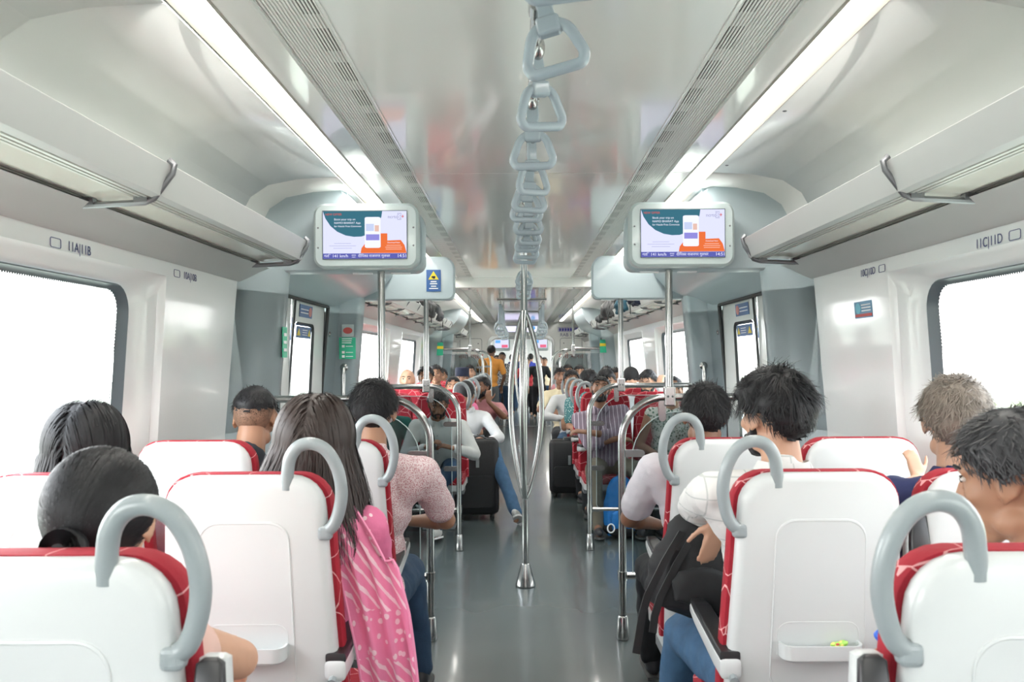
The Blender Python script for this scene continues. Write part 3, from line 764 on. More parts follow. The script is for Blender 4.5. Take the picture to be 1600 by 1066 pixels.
# ------------------------------------------------------------------ hoops and glass partitions
def hoop(s, y, x, h, label, cross=True, crossz=None):
    t = thing('partition_rail', label, 'handrail', (s * x, y, 0), 0, 'hooped steel partition rails')
    r = .0195; R0 = .225
    b = MB(); pts = [(0, 0, .10)] + [(0, 0, z) for z in (.3, .6, h - R0)]
    for k in range(1, 13):
        a = R(90 * k / 12); pts.append((s * (R0 - R0 * math.cos(a)), 0, h - R0 + R0 * math.sin(a)))
    pts += [(s * .5, 0, h), (s * (1.30 - x), 0, h)]
    b.tube(pts, r, 16); b.build('hoop_tube', M_STEEL, t)
    c = MB(); c.lathe((0, 0, 0), [(.030, 0), (.034, .004), (.034, .02), (.026, .115), (.022, .122), (.0195, .124)], 20); c.build('floor_cone', M_STEEL, t)
    k = MB()
    k.lathe((0, 0, .305), [(.0195, 0), (.024, .002), (.024, .04), (.0195, .042)], 16)
    k.build('collar', M_STEEL, t)
    gx0, gx1 = .055, 1.27 - x
    g = MB(); pl = rr(gx0, gx1, .32, h - .075, [.04, .24, .03, .04], 8)
    g.rings([[(s * a, .004, z) for a, z in pl], [(s * a, .012, z) for a, z in pl]]); go = g.build('glass_panel', M_ACRYL, t, smooth=0)
    ge = MB(); ge.tube([(s * a, .008, z) for a, z in pl], .0028, 5, closed=True); ge.build('glass_edge', mat('glass_edge', (.5, .58, .58), .2), go)
    for z in (h - .29, h - .63):
        m = MB(); pl = rr(.012, .118, z - .018, z + .018, [.018, .003, .003, .018]); m.rings([[(s * a, -.010, q) for a, q in pl], [(s * a, .018, q) for a, q in pl]]); m.build('glass_clamp', M_STEEL, t, smooth=30)
    m = MB(); xc = .21; pl = rr(xc - .018, xc + .018, h - .125, h - .01, [.003, .003, .018, .018]); m.rings([[(s * a, -.010, q) for a, q in pl], [(s * a, .018, q) for a, q in pl]]); m.build('glass_clamp', M_STEEL, t, smooth=30)
    if cross:
        q = MB(); q.tube([(0, 0, crossz), (s * (1.28 - x), 0, crossz)], .014, 12); q.build('cross_bar', M_STEEL, t)
        q = MB(); q.tube([(s * .022, 0, crossz), (s * .07, 0, crossz)], .019, 12); q.lathe((0, 0, crossz - .025), [(.0195, 0), (.025, .002), (.025, .048), (.0195, .05)], 16); q.build('bar_joint', M_STEEL, t)
    return t
for s in (-1, 1):
    sd = 'left' if s < 0 else 'right'
    hoop(s, 4.363, .497, 1.254, 'curved steel partition rail with glass, nearer pair, %s of the aisle' % sd, crossz=.33)
    hoop(s, 6.42, .497, 1.254, 'curved steel partition rail with glass beyond the doors, %s of the aisle' % sd, crossz=.31)
    hoop(s, 13.05, .60, 1.63, 'tall steel partition rail at the far doors, %s of the aisle' % sd, crossz=.33)
    hoop(s, 15.15, .55, 1.63, 'tallest farthest steel partition rail before the end wall, %s of the aisle' % sd, crossz=.33)
    for y, k, z0, z1, nm in ((4.363, .745, 1.254, 1.914, 'on the nearer partition'), (6.42, .742, 1.254, 1.914, 'on the partition beyond the doors'), (13.05, .80, 1.63, 2.27, 'on the far tall partition')):
        p = thing('upright_pole', 'steel pole rising to the header %s, %s side' % (nm, sd), 'handrail', (s * k, y, z0), 0, 'steel poles above the partitions')
        q = MB(); q.tube([(0, 0, .0), (0, 0, z1 - z0)], .0195, 16); q.build('pole_tube', M_STEEL, p)
        q = MB(); q.box(-.028, .028, -.028, .028, -.045, .055); bev(q.build('pole_clamp', M_STEEL, p, smooth=0), .006)
        q = MB()
        for a, z in ((-.012, .005), (.012, .005)): q.ell((a, -.029, z), (.006, .004, .006), n=10, m=6)
        q.build('bolts', M_DARKSTEEL, p)

# ------------------------------------------------------------------ centre poles with a three-branched bulge
def centre_pole(y, top, label):
    t = thing('centre_pole', label, 'handrail', (0, y, 0), 0, 'branched centre poles')
    q = MB(); q.tube([(0, 0, .12), (0, 0, .56)], .0205, 18); q.build('lower_tube', M_STEEL, t)
    q = MB(); q.tube([(0, 0, 1.77), (0, 0, top)], .0205, 18); q.build('upper_tube', M_STEEL, t)
    q = MB(); q.tube([(0, 0, .56), (0, 0, 1.77)], .0165, 16); q.build('inner_tube', M_STEEL, t)
    c = MB(); c.lathe((0, 0, 0), [(.060, 0), (.064, .004), (.064, .012), (.050, .06), (.030, .135), (.026, .145), (.0205, .147)], 24); c.build('floor_cone', M_STEEL, t)
    for k, a in enumerate((20, 140, 262)):
        q = MB(); pts = []
        for i in range(25):
            u = i / 24; z = .56 + 1.21 * u; rad = .118 * math.sin(PI * u) ** .8
            pts.append((rad * math.cos(R(a)), rad * math.sin(R(a)), z))
        q.tube(pts, .0175, 14); q.build('branch_tube', M_STEEL, t)
    c = MB(); c.lathe((0, 0, 1.655), [(.017, 0), (.023, .004), (.025, .05), (.017, .056)], 16); c.lathe((0, 0, .60), [(.017, 0), (.025, .006), (.023, .05), (.017, .056)], 16); c.build('collar', M_STEEL, t)
    return t
p0 = centre_pole(5.40, 2.35, 'tall steel centre pole with curved branches between the near doors')
centre_pole(14.1, 2.27, 'smaller steel centre pole far down the aisle between the far doors')

# ------------------------------------------------------------------ ceiling rail and hanging straps
def ring_path(w, h, r, n=6):
    """rounded hand ring, wide at the bottom, narrow at the top; in the xz plane, hanging from (0,0)"""
    A = [(w * .28, 0), (w * .5, -h * .80), (w * .42, -h), (-w * .42, -h), (-w * .5, -h * .80), (-w * .28, 0)]
    pts = []
    N = len(A)
    for i in range(N):
        p0, p1, p2 = Vector(A[i - 1]), Vector(A[i]), Vector(A[(i + 1) % N])
        d0, d2 = (p0 - p1), (p2 - p1); q = min(r, d0.length * .48, d2.length * .48)
        a, c = p1 + d0.normalized() * q, p1 + d2.normalized() * q
        for k in range(n + 1):
            u = k / n; pts.append((1 - u) ** 2 * a + 2 * u * (1 - u) * p1 + u * u * c)
    return [(p.x, 0, p.y) for p in pts]
def strap(loc, length, rz, tilt, label, group, sc_=1.0, metal_ring=True):
    t = thing('hanging_strap', label, 'strap handle', loc, rz, group)
    t.rotation_euler = (R(tilt[0]), R(tilt[1]), rz)
    q = MB(); q.tube([(0, .024 * math.cos(a), -.004 + .024 * math.sin(a)) for a in [2 * PI * k / 20 for k in range(20)]], .009, 10, closed=True, squash=1.5); q.build('clamp_ring', M_STEEL, t)
    b = MB(); L = length
    b.rings([[(sx * ww, sy * .007, z) for sx, sy in ((-1, -1), (1, -1), (1, 1), (-1, 1))] for ww, z in ((.017, -.02), (.019, -.05), (.017, -L * .6), (.022, -L))])
    bev(b.build('strap_body', M_RING, t, smooth=0), .004)
    g = MB(); g.tube([(x, y, z - L + .012) for x, y, z in ring_path(.128, .100, .042)], .0125, 14, closed=True); g.build('hand_ring', M_RING, t)
    q = MB(); q.box(-.026, .026, -.017, .017, -L - .012, -L + .028); bev(q.build('ring_holder', M_RING, t, smooth=0), .008, 3)
    return t
rl = thing('ceiling_grab_rail', 'steel grab rail running along the middle of the near ceiling', 'handrail', (0.015, 0, 2.268))
q = MB(); q.tube([(0, .6, 0), (0, 5.38, 0)], .016, 14); q.build('rail_tube', M_STEEL, rl)
for y in (1.0, 1.95, 2.9, 3.85, 4.8):
    q = MB(); q.tube([(0, y, 0), (0, y, .08)], .010, 10); q.lathe((0, y, .066), [(.016, 0), (.028, .008), (.028, .015)], 16); q.tube([(0, y - .03, 0), (0, y + .03, 0)], .021, 12); q.build('rail_bracket', M_STEEL, rl)
straps = [(1.42, 8, (0, -10), .11), (1.80, -12, (0, -12), .11), (2.18, 28, (4, -8), .115), (2.62, -8, (0, 0), .12), (3.02, 35, (2, -4), .12), (3.42, 10, (-6, 2), .12), (3.62, -14, (0, 4), .12), (3.98, 4, (4, 0), .12), (4.35, 26, (0, -2), .12), (4.62, -20, (5, 2), .12), (4.95, 12, (0, 0), .12), (5.20, 0, (0, 3), .12)]
ordn = ['nearest', 'second nearest', 'third nearest', 'fourth', 'fifth', 'sixth', 'seventh', 'eighth', 'ninth', 'tenth', 'eleventh', 'last']
for k, (y, rz, tl, L) in enumerate(straps):
    strap((0.015, y, 2.262), L, R(rz), tl, 'grey hand ring strap on the near ceiling rail, %s one counting from the camera' % ordn[k], 'hand straps on the near ceiling rail')
# far ladder of rails with long straps
fr_ = thing('ceiling_grab_rail', 'twin steel grab rails with end frame under the far ceiling', 'handrail', (0, 10.2, 2.19))
q = MB()
for x in (-.27, .27): q.tube([(x, 0, 0), (x, 2.6, 0)], .013, 10)
for y in (0, 2.6): q.tube([(-.30, y, 0), (.30, y, 0)], .013, 10)
q.build('rail_tube', M_STEEL, fr_)
for x in (-.27, .27):
    for y in (.05, 2.55):
        q = MB(); q.tube([(x, y, 0), (x, y, .085)], .012, 8); q.build('rail_bracket', M_STEEL, fr_)
for x in (-.27, .27):
    for k, y in enumerate((10.55, 11.0, 11.45, 11.9, 12.35, 12.7)):
        strap((x, y, 2.185), .27 + .03 * (k % 3), R(20 - 31 * (k % 3)), (0, 2 - k), 'grey hand ring on a long strap, far %s rail, position %s from the front' % ('left' if x < 0 else 'right', ['first', 'second', 'third', 'fourth', 'fifth', 'sixth'][k]), 'hand straps on the far twin rails')
for k, y in enumerate((6.6, 7.1, 7.6, 8.1)):
    strap((.01, y, 2.262), .13, R(14 - 20 * (k % 3)), (0, 0), 'grey hand ring strap beyond the centre pole, %s one' % ordn[k].replace(' nearest', '').replace('nearest', 'first'), 'hand straps beyond the centre pole')
r2 = thing('ceiling_grab_rail', 'short steel ceiling grab rail beyond the centre pole', 'handrail', (.01, 0, 2.268))
q = MB(); q.tube([(0, 6.4, 0), (0, 8.4, 0)], .016, 12); q.build('rail_tube', M_STEEL, r2)
for y in (6.45, 8.3):
    q = MB(); q.tube([(0, y, 0), (0, y, .08)], .011, 8); q.build('rail_bracket', M_STEEL, r2)

# ------------------------------------------------------------------ seats
ST = 1.16
def sy(z): return (ST - z) * .095
def seat_outline(d=0.0, zb=.36, top=ST, r=.085):
    """outline in x, z: flares towards the bottom, rounded shoulders"""
    pts = []
    wt, wb = .196 + d, .232 + d; t = top + d
    L = [(wb, zb), (wb - .002, .62), (wt + .014, .95)]
    right = L + [(wt + .008 - r * (1 - math.cos(R(a))) , t - r + r * math.sin(R(a))) for a in range(0, 91, 15)]
    left = [(-x, z) for x, z in reversed(right)]
    return right + left
def make_seat(side, label, group):
    """side: local x side of the aisle (+1/-1) or 0 for a window seat"""
    t = thing('train_chair', label, 'seat', (0, 0, 0), 0, group)
    s = side if side else 1
    # shell
    m = MB()
    def o3(d, yy, zb=.36): return [(x, sy(z) + yy, z) for x, z in seat_outline(d, zb)]
    m.rings([o3(-.022, .0), o3(-.006, .006), o3(.0, .018), o3(.0, .040), o3(-.02, .042)])
    m.build('seat_shell', M_SEAT, t, smooth=50)
    # raised panel on the shell back
    p = MB(); pl = rr(-.115, .115, .60, 1.045, [.05, .05, .03, .03], 6)
    pl = [(x * (1 + .18 * (1.045 - z)), z) for x, z in pl]
    def p3(k, yy): return [(x * k, sy(z) + yy, .82 + (z - .82) * k) for x, z in pl]
    p.rings([p3(1.0, .001), p3(.992, -.0025), p3(.975, -.0030), p3(.965, -.0018)]); po = p.build('back_panel', M_SEAT, t, smooth=8)
    # tray
    tz = .69; yb = sy(tz) - .002
    q = MB(); w_, dp = .102, .05
    A = rr(-w_, w_, 0, dp, [.002, .002, .03, .03], 5)      # x, depth outward
    def ar(ins, z): return [(x * (1 - ins * 9.5 / 1.0 * .1), yb - (dp - y_) + (dp - y_) * ins * 1.2 * 0 , z) for x, y_ in A]
    q.rings([[(x * .9, yb - (dp - d) * .8, tz - .008) for x, d in A], [(x, yb - (dp - d), tz) for x, d in A], [(x * 1.02, yb - (dp - d) * 1.03, tz + .036) for x, d in A],
             [(x * .96, yb - (dp - d) * .92, tz + .036) for x, d in A], [(x * .93, yb - (dp - d) * .86, tz + .006) for x, d in A]])
    q.build('tray', M_SEAT, t, smooth=35)
    q = MB(); pl2 = rr(-.104, .104, tz + .0, tz + .085, [.03, .03, .004, .004], 5); q.tube([(x, sy(z) - .0005, z) for x, z in pl2], .0022, 6, closed=True); q.build('recess_edge', M_SEAT, t)
    # back cushion
    c = MB()
    def c3(d, yy): return [(x, sy(z) + yy, z) for x, z in seat_outline(d, .42, ST - max(d, 0) * .8)]
    c.rings([c3(-.02, .038), c3(.010, .040), c3(.014, .052), c3(.012, .085), c3(.0, .10), c3(-.05, .092), c3(-.11, .088)])
    c.build('back_cushion', M_RED, t, smooth=50)
    # pan
    yb = sy(.45) + .07
    c = MB(); pl = rr(-.225, .225, yb, yb + .43, [.06, .06, .02, .02], 6)
    c.rings([[(x * .96, yb + (y - yb) * .97, .40) for x, y in pl], [(x, y, .415) for x, y in pl], [(x, y, .455) for x, y in pl], [(x * .96, yb + (y - yb) * .97, .475) for x, y in pl], [(x * .7, yb + (y - yb) * .8 + .03, .468) for x, y in pl]])
    c.build('seat_cushion', M_RED, t, smooth=50)
    c = MB(); pl = rr(-.228, .228, yb - .05, yb + .435, [.06, .06, .02, .02], 6)
    c.rings([[(x * .9, yb + (y - yb) * .92, .345) for x, y in pl], [(x * .99, y, .36) for x, y in pl], [(x, y, .405) for x, y in pl]])
    c.build('seat_pan', M_SEAT, t, smooth=50)
    c = MB(); c.box(-.05, .05, yb + .10, yb + .20, .0, .36); c.box(-.14, .14, yb + .05, yb + .25, 0, .02); c.box(-.22, .22, yb + .06, yb + .24, .30, .35); bev(c.build('pedestal', M_DGREY, t, smooth=0), .008)
    if side:
        # loop handle
        l = MB(); x0 = s * .115; xe = s * .205
        q_ = .012
        P0 = [(s * (x - q_), z) for x, z in [(.122, ST - .035), (.124, ST + .0), (.132, ST + .045), (.155, ST + .075), (.19, ST + .082), (.225, ST + .064), (.250, ST + .02), (.260, ST - .035), (.254, ST - .085), (.236, ST - .13), (.205, ST - .150)]]
        sm = []
        for i in range(len(P0) - 1):
            a, b_, c_, d_ = [Vector(P0[max(0, min(len(P0) - 1, i + k))]) for k in (-1, 0, 1, 2)]
            for k in range(4):
                u = k / 4; sm.append(.5 * ((2 * b_) + (-a + c_) * u + (2 * a - 5 * b_ + 4 * c_ - d_) * u * u + (-a + 3 * b_ - 3 * c_ + d_) * u ** 3))
        sm.append(Vector(P0[-1]))
        l.tube([(p.x, sy(p.y) + .012, p.y) for p in sm], .0148, 14, squash=1.1); 
        l.build('loop_handle', M_LOOP, t)
        k = MB(); k.box(min(s * .185, s * .222), max(s * .185, s * .222), sy(1.0) - .004, sy(1.0) + .028, ST - .166, ST - .128); bev(k.build('loop_foot', M_LOOP, t, smooth=0), .010, 3)
    # armrest on the aisle side (window seats: inner side)
    s2 = s if side else -1
    xa = s2 * .225
    a = MB(); y0 = sy(.66) + .02
    sec = lambda y, z, hw, hz: [(xa + x, y, z + q_) for x, q_ in rr(-hw, hw, -hz, hz, min(hw, hz) * .5, 4)]
    a.rings([sec(y0 - .035, .655, .020, .018), sec(y0 - .03, .655, .027, .026), sec(y0 + .04, .66, .028, .028), sec(y0 + .30, .685, .026, .020), sec(y0 + .38, .692, .022, .014), sec(y0 + .385, .692, .014, .008)])
    ao = a.build('armrest', M_SEAT, t, smooth=50)
    a = MB(); a.rings([sec(y0 - .03, .682, .018, .004), sec(y0 - .025, .686, .026, .012), sec(y0 + .05, .692, .027, .012), sec(y0 + .30, .712, .025, .012), sec(y0 + .375, .713, .020, .010), sec(y0 + .383, .712, .010, .004)])
    a.build('armrest_pad', M_PAD, ao, smooth=50)
    a = MB(); a.tube([(xa - s2 * .005, y0 - .05, .63), (xa - s2 * .005, y0 + .02, .645)], .012, 8); a.build('armrest_pivot', M_LOOP, ao)
    return t
XS, XWN = .732, 1.212
AEXTRA = .016
ROW = [1.22, 2.12, 3.02]
FAR = [7.60 + .88 * i for i in range(7)]
protos = {}
rown = ['nearest row', 'second row', 'third row']
def fold_armrest(ch, ang):
    """swing an armrest (and nothing else) up about its pivot"""
    me = ch.data; s_ = 1 if me.vertices[0].co.x > 0 else -1
    pv = Vector((s_ * .225, sy(.66) + .0, .645)); Rx = Matrix.Rotation(R(ang), 3, 'X')
    ch.rotation_euler = (R(ang), 0, 0); ch.location = pv - Rx @ pv
for s in (-1, 1):
    sd = 'left' if s < 0 else 'right'
    for i, y in enumerate(ROW):
        for k, x in ((0, XS + (AEXTRA if i == 0 else 0)), (1, XWN + (.01 if i == 0 else 0))):
            key = (-s if k == 0 else 0)
            lab = 'white backed %s seat facing away, %s, %s side' % (('aisle', 'window')[k], rown[i], sd)
            grp = 'white shelled seats facing away'
            if key not in protos:
                protos[key] = make_seat(key, lab, grp)
            o = dup(protos[key], (s * x, y, 0), 0, lab, grp)
            if (i == 0 and k == 0) or (k == 1 and i == 1):
                for ch in o.children:
                    if ch.name.startswith('armrest'):
                        fold_armrest(ch, 82)
                        if i == 0: ch.location += Vector((-s * .03, 0, -.045))
    for i, y in enumerate(FAR):
        for k, x in ((0, XS), (1, XWN)):
            key = s if k == 0 else 0     # turned by 180 degrees the loop must sit on the other local side
            lab = 'red cushioned %s seat facing the camera, row %s past the doors, %s side' % (('aisle', 'window')[k], ['one', 'two', 'three', 'four', 'five', 'six', 'seven'][i], sd)
            if key not in protos: protos[key] = make_seat(key, lab, 'red fronted seats facing the camera')
            dup(protos[key], (s * x, y, 0), PI, lab, 'red fronted seats facing the camera')
for pr_ in protos.values():      # the patterns themselves are not part of the train
    for ch in list(pr_.children):
        for g_ in list(ch.children): bpy.data.objects.remove(g_)
        bpy.data.objects.remove(ch)
    bpy.data.objects.remove(pr_)
# ------------------------------------------------------------------ people
def Rz(a): return Matrix.Rotation(a, 3, 'Z')
def finish(mb, name, mats, parent, vox, smooth_it=3, disp=None, cut=None, label=None, dscale=.06):
    """weld overlapping volumes into one continuous skin and smooth it"""
    me = bpy.data.meshes.new(name); me.from_pydata(mb.v, [], mb.f)
    o = bpy.data.objects.new('tmp', me); COL.objects.link(o)
    rm = o.modifiers.new('r', 'REMESH'); rm.mode = 'VOXEL'; rm.voxel_size = vox; rm.use_smooth_shade = True
    if smooth_it:
        s_ = o.modifiers.new('s', 'SMOOTH'); s_.factor = .5; s_.iterations = smooth_it
    if disp:
        tx = bpy.data.textures.get('folds%g' % dscale) or bpy.data.textures.new('folds%g' % dscale, 'CLOUDS'); tx.noise_scale = dscale; tx.noise_depth = 2
        d = o.modifiers.new('d', 'DISPLACE'); d.texture = tx; d.strength = disp; d.mid_level = .5; d.texture_coords = 'LOCAL'
    bpy.context.view_layer.update()
    m2 = bpy.data.meshes.new_from_object(o.evaluated_get(bpy.context.evaluated_depsgraph_get()))
    bpy.data.objects.remove(o); bpy.data.meshes.remove(me)
    m2.name = name
    if cut:
        bm = bmesh.new(); bm.from_mesh(m2)
        bmesh.ops.delete(bm, geom=[v for v in bm.verts if cut(v.co)], context='VERTS'); bm.to_mesh(m2); bm.free()
    m2.materials.clear()
    for m_ in (mats if isinstance(mats, (list, tuple)) else [mats]): m2.materials.append(m_)
    m2.polygons.foreach_set('use_smooth', [True] * len(m2.polygons))
    r = bpy.data.objects.new(name, m2); COL.objects.link(r); r.parent = parent
    if label: r['label'] = label
    return r

SKIN = {'mid': mat('skin_mid', (.36, .19, .115), .5, var=.08, scale=14), 'brown': mat('skin_brown', (.25, .12, .07), .48, var=.08, scale=14),
        'light': mat('skin_light', (.52, .30, .20), .5, var=.07, scale=14), 'dark': mat('skin_dark', (.17, .08, .05), .45, var=.08, scale=14)}
HAIR = {'black': mat('hair_black', (.010, .010, .012), .52, var=.4, scale=40, spec=.35), 'brown': mat('hair_brown', (.028, .016, .013), .5, var=.3, scale=30),
        'grey': mat('hair_grey', (.20, .165, .135), .5, var=.45, scale=30), 'salt': mat('hair_salt', (.030, .030, .034), .45, var=.5, scale=60),
        'navy': mat('cloth_navy', (.012, .018, .045), .8), 'cap': mat('cloth_black', (.012, .012, .014), .8)}
M_EYEW = mat('eye_white', (.75, .72, .68), .25); M_IRIS = mat('eye_dark', (.02, .012, .01), .15)
M_LIP_ = mat('lips', (.32, .12, .10), .45)

# hairline height (head frame) as a function of the angle from the front
HL = {'short': [(0, .072), (35, .062), (60, .030), (80, .002), (100, .012), (125, -.035), (150, -.062), (180, -.072)],
      'fade': [(0, .072), (35, .065), (60, .045), (80, .038), (100, .036), (125, .022), (150, .004), (180, -.004)],
      'long': [(0, .078), (30, .066), (55, .03), (75, -.02), (100, -.06), (125, -.08), (180, -.09)]}
def hairline(kind, ang):
    T = HL[kind]; ang = abs(ang)
    for (a0, h0), (a1, h1) in zip(T, T[1:]):
        if a0 <= ang <= a1: return h0 + (h1 - h0) * (ang - a0) / (a1 - a0)
    return T[-1][1]

def hair_part(style, hc, parent, HM, HT, near, vol=1.0, seed=1, strand_len=None, messy=1.0, long_to=None, fan=1.0, wave=False):
    """HM, HT: head rotation and centre in the person's frame"""
    rnd = random.Random(seed); m = HAIR[hc]
    C = Vector((0, -.012, .028)); Rr = Vector((.0835, .103, .099)) * 1.0
    Rr = Vector((Rr.x * vol, Rr.y * (1 + (vol - 1) * .9), Rr.z * (1 + (vol - 1) * .8)))
    kind = style if style in HL else 'short'
    if style in ('bun',): kind = 'long'
    mb = MB()
    n, mm = (40, 28) if near else (22, 14)
    vs, keep = [], []
    idx = {}
    for i in range(mm + 1):
        a = PI * i / mm - PI / 2
        for j in range(n):
            b = 2 * PI * j / n
            d = Vector((math.cos(a) * math.sin(b), math.cos(a) * math.cos(b), math.sin(a)))
            p = Vector((d.x * Rr.x, d.y * Rr.y, d.z * Rr.z)) + C
            nz = noise.noise(p * 28 + Vector((seed * 3.1, 0, 0)))
            if style in ('short', 'fade'): p += d * ((.012 if wave else .005) * nz * messy + .002)
            if style == 'long': p += d * .006 * noise.noise(Vector((math.atan2(d.x, d.z) * 9, p.y * 6, seed)))
            ang = math.degrees(math.atan2(d.x, d.y))
            hl = hairline(kind, ang)
            inside = p.z > hl
            if p.z < hl + .03 and inside:      # taper towards the hairline
                k = (p.z - hl) / .03
                sc2 = 1 - (1 - k) * (.10 + (vol - 1) * .6); p = C + Vector(((p.x - C.x) * sc2, (p.y - C.y) * sc2, p.z - C.z))
            vs.append(p); keep.append(p.z > hl - .006)
    fs = []
    for i in range(mm):
        for j in range(n):
            q = (i * n + j, i * n + (j + 1) % n, (i + 1) * n + (j + 1) % n, (i + 1) * n + j)
            if all(keep[k] for k in q): fs.append(q)
    mb.add([HT + HM @ p for p in vs], fs)
    # strands
    N = {True: {'short': 3400, 'fade': 1800, 'long': 4200, 'bun': 2600}, False: {'short': 220, 'fade': 160, 'long': 260, 'bun': 150}}[near][style if style in ('short', 'fade', 'long', 'bun') else 'short']
    wd = (.0010 if style != 'long' else .0013) if near else .0035
    sl = strand_len or .030
    bunc = Vector((0, -.118, -.035))
    for _ in range(N):
        a = math.asin(rnd.uniform(-.6, 1)); b = rnd.uniform(-PI, PI)
        d = Vector((math.cos(a) * math.sin(b), math.cos(a) * math.cos(b), math.sin(a)))
        p = Vector((d.x * Rr.x, d.y * Rr.y, d.z * Rr.z)) + C
        ang = math.degrees(b)
        if p.z < hairline(kind, ang) + (.004 if style != 'bun' else -.0): continue
        nrm = Vector((d.x / Rr.x, d.y / Rr.y, d.z / Rr.z)).normalized()
        pts = [p - nrm * .003]
        if style == 'bun':
            for k in range(1, 7):
                u = k / 6; q = pts[0].lerp(bunc, u * .8); dd = (q - C); e = math.sqrt((dd.x / Rr.x) ** 2 + (dd.y / Rr.y) ** 2 + (dd.z / Rr.z) ** 2)
                q = C + dd / max(e, .2) * (1.012 + rnd.uniform(-.006, .012)); pts.append(q)
        elif style == 'long':
            low = long_to + rnd.uniform(-.05, .03); q = p.copy(); lv = 1.01 + rnd.uniform(0, .09); spread = rnd.uniform(.5, 1.5) * fan; wy_ = rnd.uniform(-.25, .2)
            hx = math.copysign(1, p.x) if abs(p.x) > .004 else rnd.choice((-1, 1))
            flow = Vector((hx * (.6 + abs(d.x)), -.35 + d.y * .5, -.9)).normalized()
            for k in range(1, 26):
                dd = (q - C); nn = Vector((dd.x / Rr.x ** 2, dd.y / Rr.y ** 2, dd.z / Rr.z ** 2)).normalized()
                if q.z > C.z - .02: t_ = flow - nn * flow.dot(nn)
                else: t_ = Vector((max(-1, min(1, q.x / .08)) * .22 * (fan - .75) * spread * (1 if abs(q.x) < .10 * fan else 0) + rnd.uniform(-.06, .06) + .12 * math.sin(q.z * 40 + p.x * 50), wy_ + rnd.uniform(-.05, .05), -1))
                t_ += Vector((0, 0, -.15)); t_.normalize(); q = q + t_ * .021
                dd = q - C; e = math.sqrt((dd.x / Rr.x) ** 2 + (dd.y / Rr.y) ** 2 + (max(dd.z, 0) / Rr.z) ** 2)
                if e < lv: q = Vector((C.x + dd.x / e * lv, C.y + dd.y / e * lv, C.z + (dd.z / e * lv if dd.z > 0 else dd.z)))
                pts.append(q.copy())
                if q.z < low: break
        else:
            fl = Vector((d.x * .6 + rnd.uniform(-.5, .5) * messy, (1.0 if d.y > -.1 and d.z > .5 else -.3) + rnd.uniform(-.4, .4) * messy, -.75 if d.z < .75 else .15))
            fl = fl - nrm * fl.dot(nrm); fl.normalize()
            L = sl * rnd.uniform(.6, 1.25) * (1.0 if d.z > .1 else (.5 if style == 'short' else .15)); lift = rnd.uniform(.12, .5) * messy
            curl = Vector((rnd.uniform(-1, 1), rnd.uniform(-1, 1), rnd.uniform(-1, 1))) * .35 * messy
            if wave:      # locks: neighbouring strands bend the same way
                nv = noise.noise_vector(p * 22 + Vector((seed, 0, 0))); fl = (fl * .8 + nv * 1.2); fl = (fl - nrm * fl.dot(nrm)).normalized(); lift = .18 + .25 * abs(nv.x); curl = noise.noise_vector(p * 22 + Vector((0, 9, seed))) * .6
            for k in range(1, 5):
                u = k / 4; pts.append(p + fl * L * u + nrm * (lift * L * u * (1.35 - u)) + curl * L * u * u)
        side = None
        ring = []
        for k, q in enumerate(pts):
            t_ = (pts[min(k + 1, len(pts) - 1)] - pts[max(k - 1, 0)])
            sd_ = t_.cross(q - C)
            if sd_.length < 1e-7: sd_ = Vector((1, 0, 0))
            sd_.normalize(); wk = wd * (1 - .75 * (k / (len(pts) - 1)) ** 2) * (1.5 if style in ('long', 'bun') else 1.3)
            ring.append((HT + HM @ (q - sd_ * wk), HT + HM @ (q + sd_ * wk)))
        v = [x for r2 in ring for x in r2]
        mb.add(v, [(2 * k, 2 * k + 1, 2 * k + 3, 2 * k + 2) for k in range(len(ring) - 1)])
    if style == 'fade':      # clipped sides thinning out towards the neck
        for _ in range(2600 if near else 0):
            b = rnd.uniform(R(62), R(298)); z = rnd.uniform(-.062, .045); u = (z + .062) / .107
            if rnd.random() > u ** 1.3: continue
            ez = math.sqrt(max(0, 1 - ((z - .03) / .097) ** 2)); d = Vector((math.sin(b), math.cos(b), 0))
            p = Vector((d.x * .0785 * ez, -.014 + d.y * .0975 * ez, z)); q = p + d * .0035 + Vector((0, 0, -.004)); sd_ = d.cross(Vector((0, 0, 1))) * .0007
            mb.add([HT + HM @ v_ for v_ in (p - sd_, p + sd_, q + sd_ * .5, q - sd_ * .5)], [(0, 1, 2, 3)])
    if style == 'long':
        low = long_to
        for k in range(7):
            x = (k - 3) * .026; zt = -.02
            mb.cap(HT + HM @ Vector((x * 1.0, -.058 - .02 * math.cos(x * 12), zt)), HT + HM @ Vector((x * (1.0 + .75 * (fan - .7)), -.072, low + .05)), .030, .018, 10)
        for sx in (-1, 1): mb.cap(HT + HM @ Vector((sx * .070, -.03, 0)), HT + HM @ Vector((sx * .085 * fan, -.055, low + .06)), .022, .014, 10)
    if style == 'bun':
        mb.ell(HT + HM @ bunc, (.036, .026, .034), HM, 18, 12)
        for k in range(160 if near else 10):
            a0 = rnd.uniform(0, 2 * PI); rr_ = rnd.uniform(.012, .034); pts = []
            for i in range(7):
                aa = a0 + i * .4; pts.append(bunc + Vector((rr_ * math.cos(aa), -.018 - .010 * (1 - rr_ / .034) , rr_ * .95 * math.sin(aa))))
            mb.rings([[HT + HM @ (q + Vector((0, 0, -.0012))), HT + HM @ (q + Vector((0, -.002, .0012)))] for q in pts], False, False, closed=False)
    return mb.build('hair', m, parent, smooth=180)

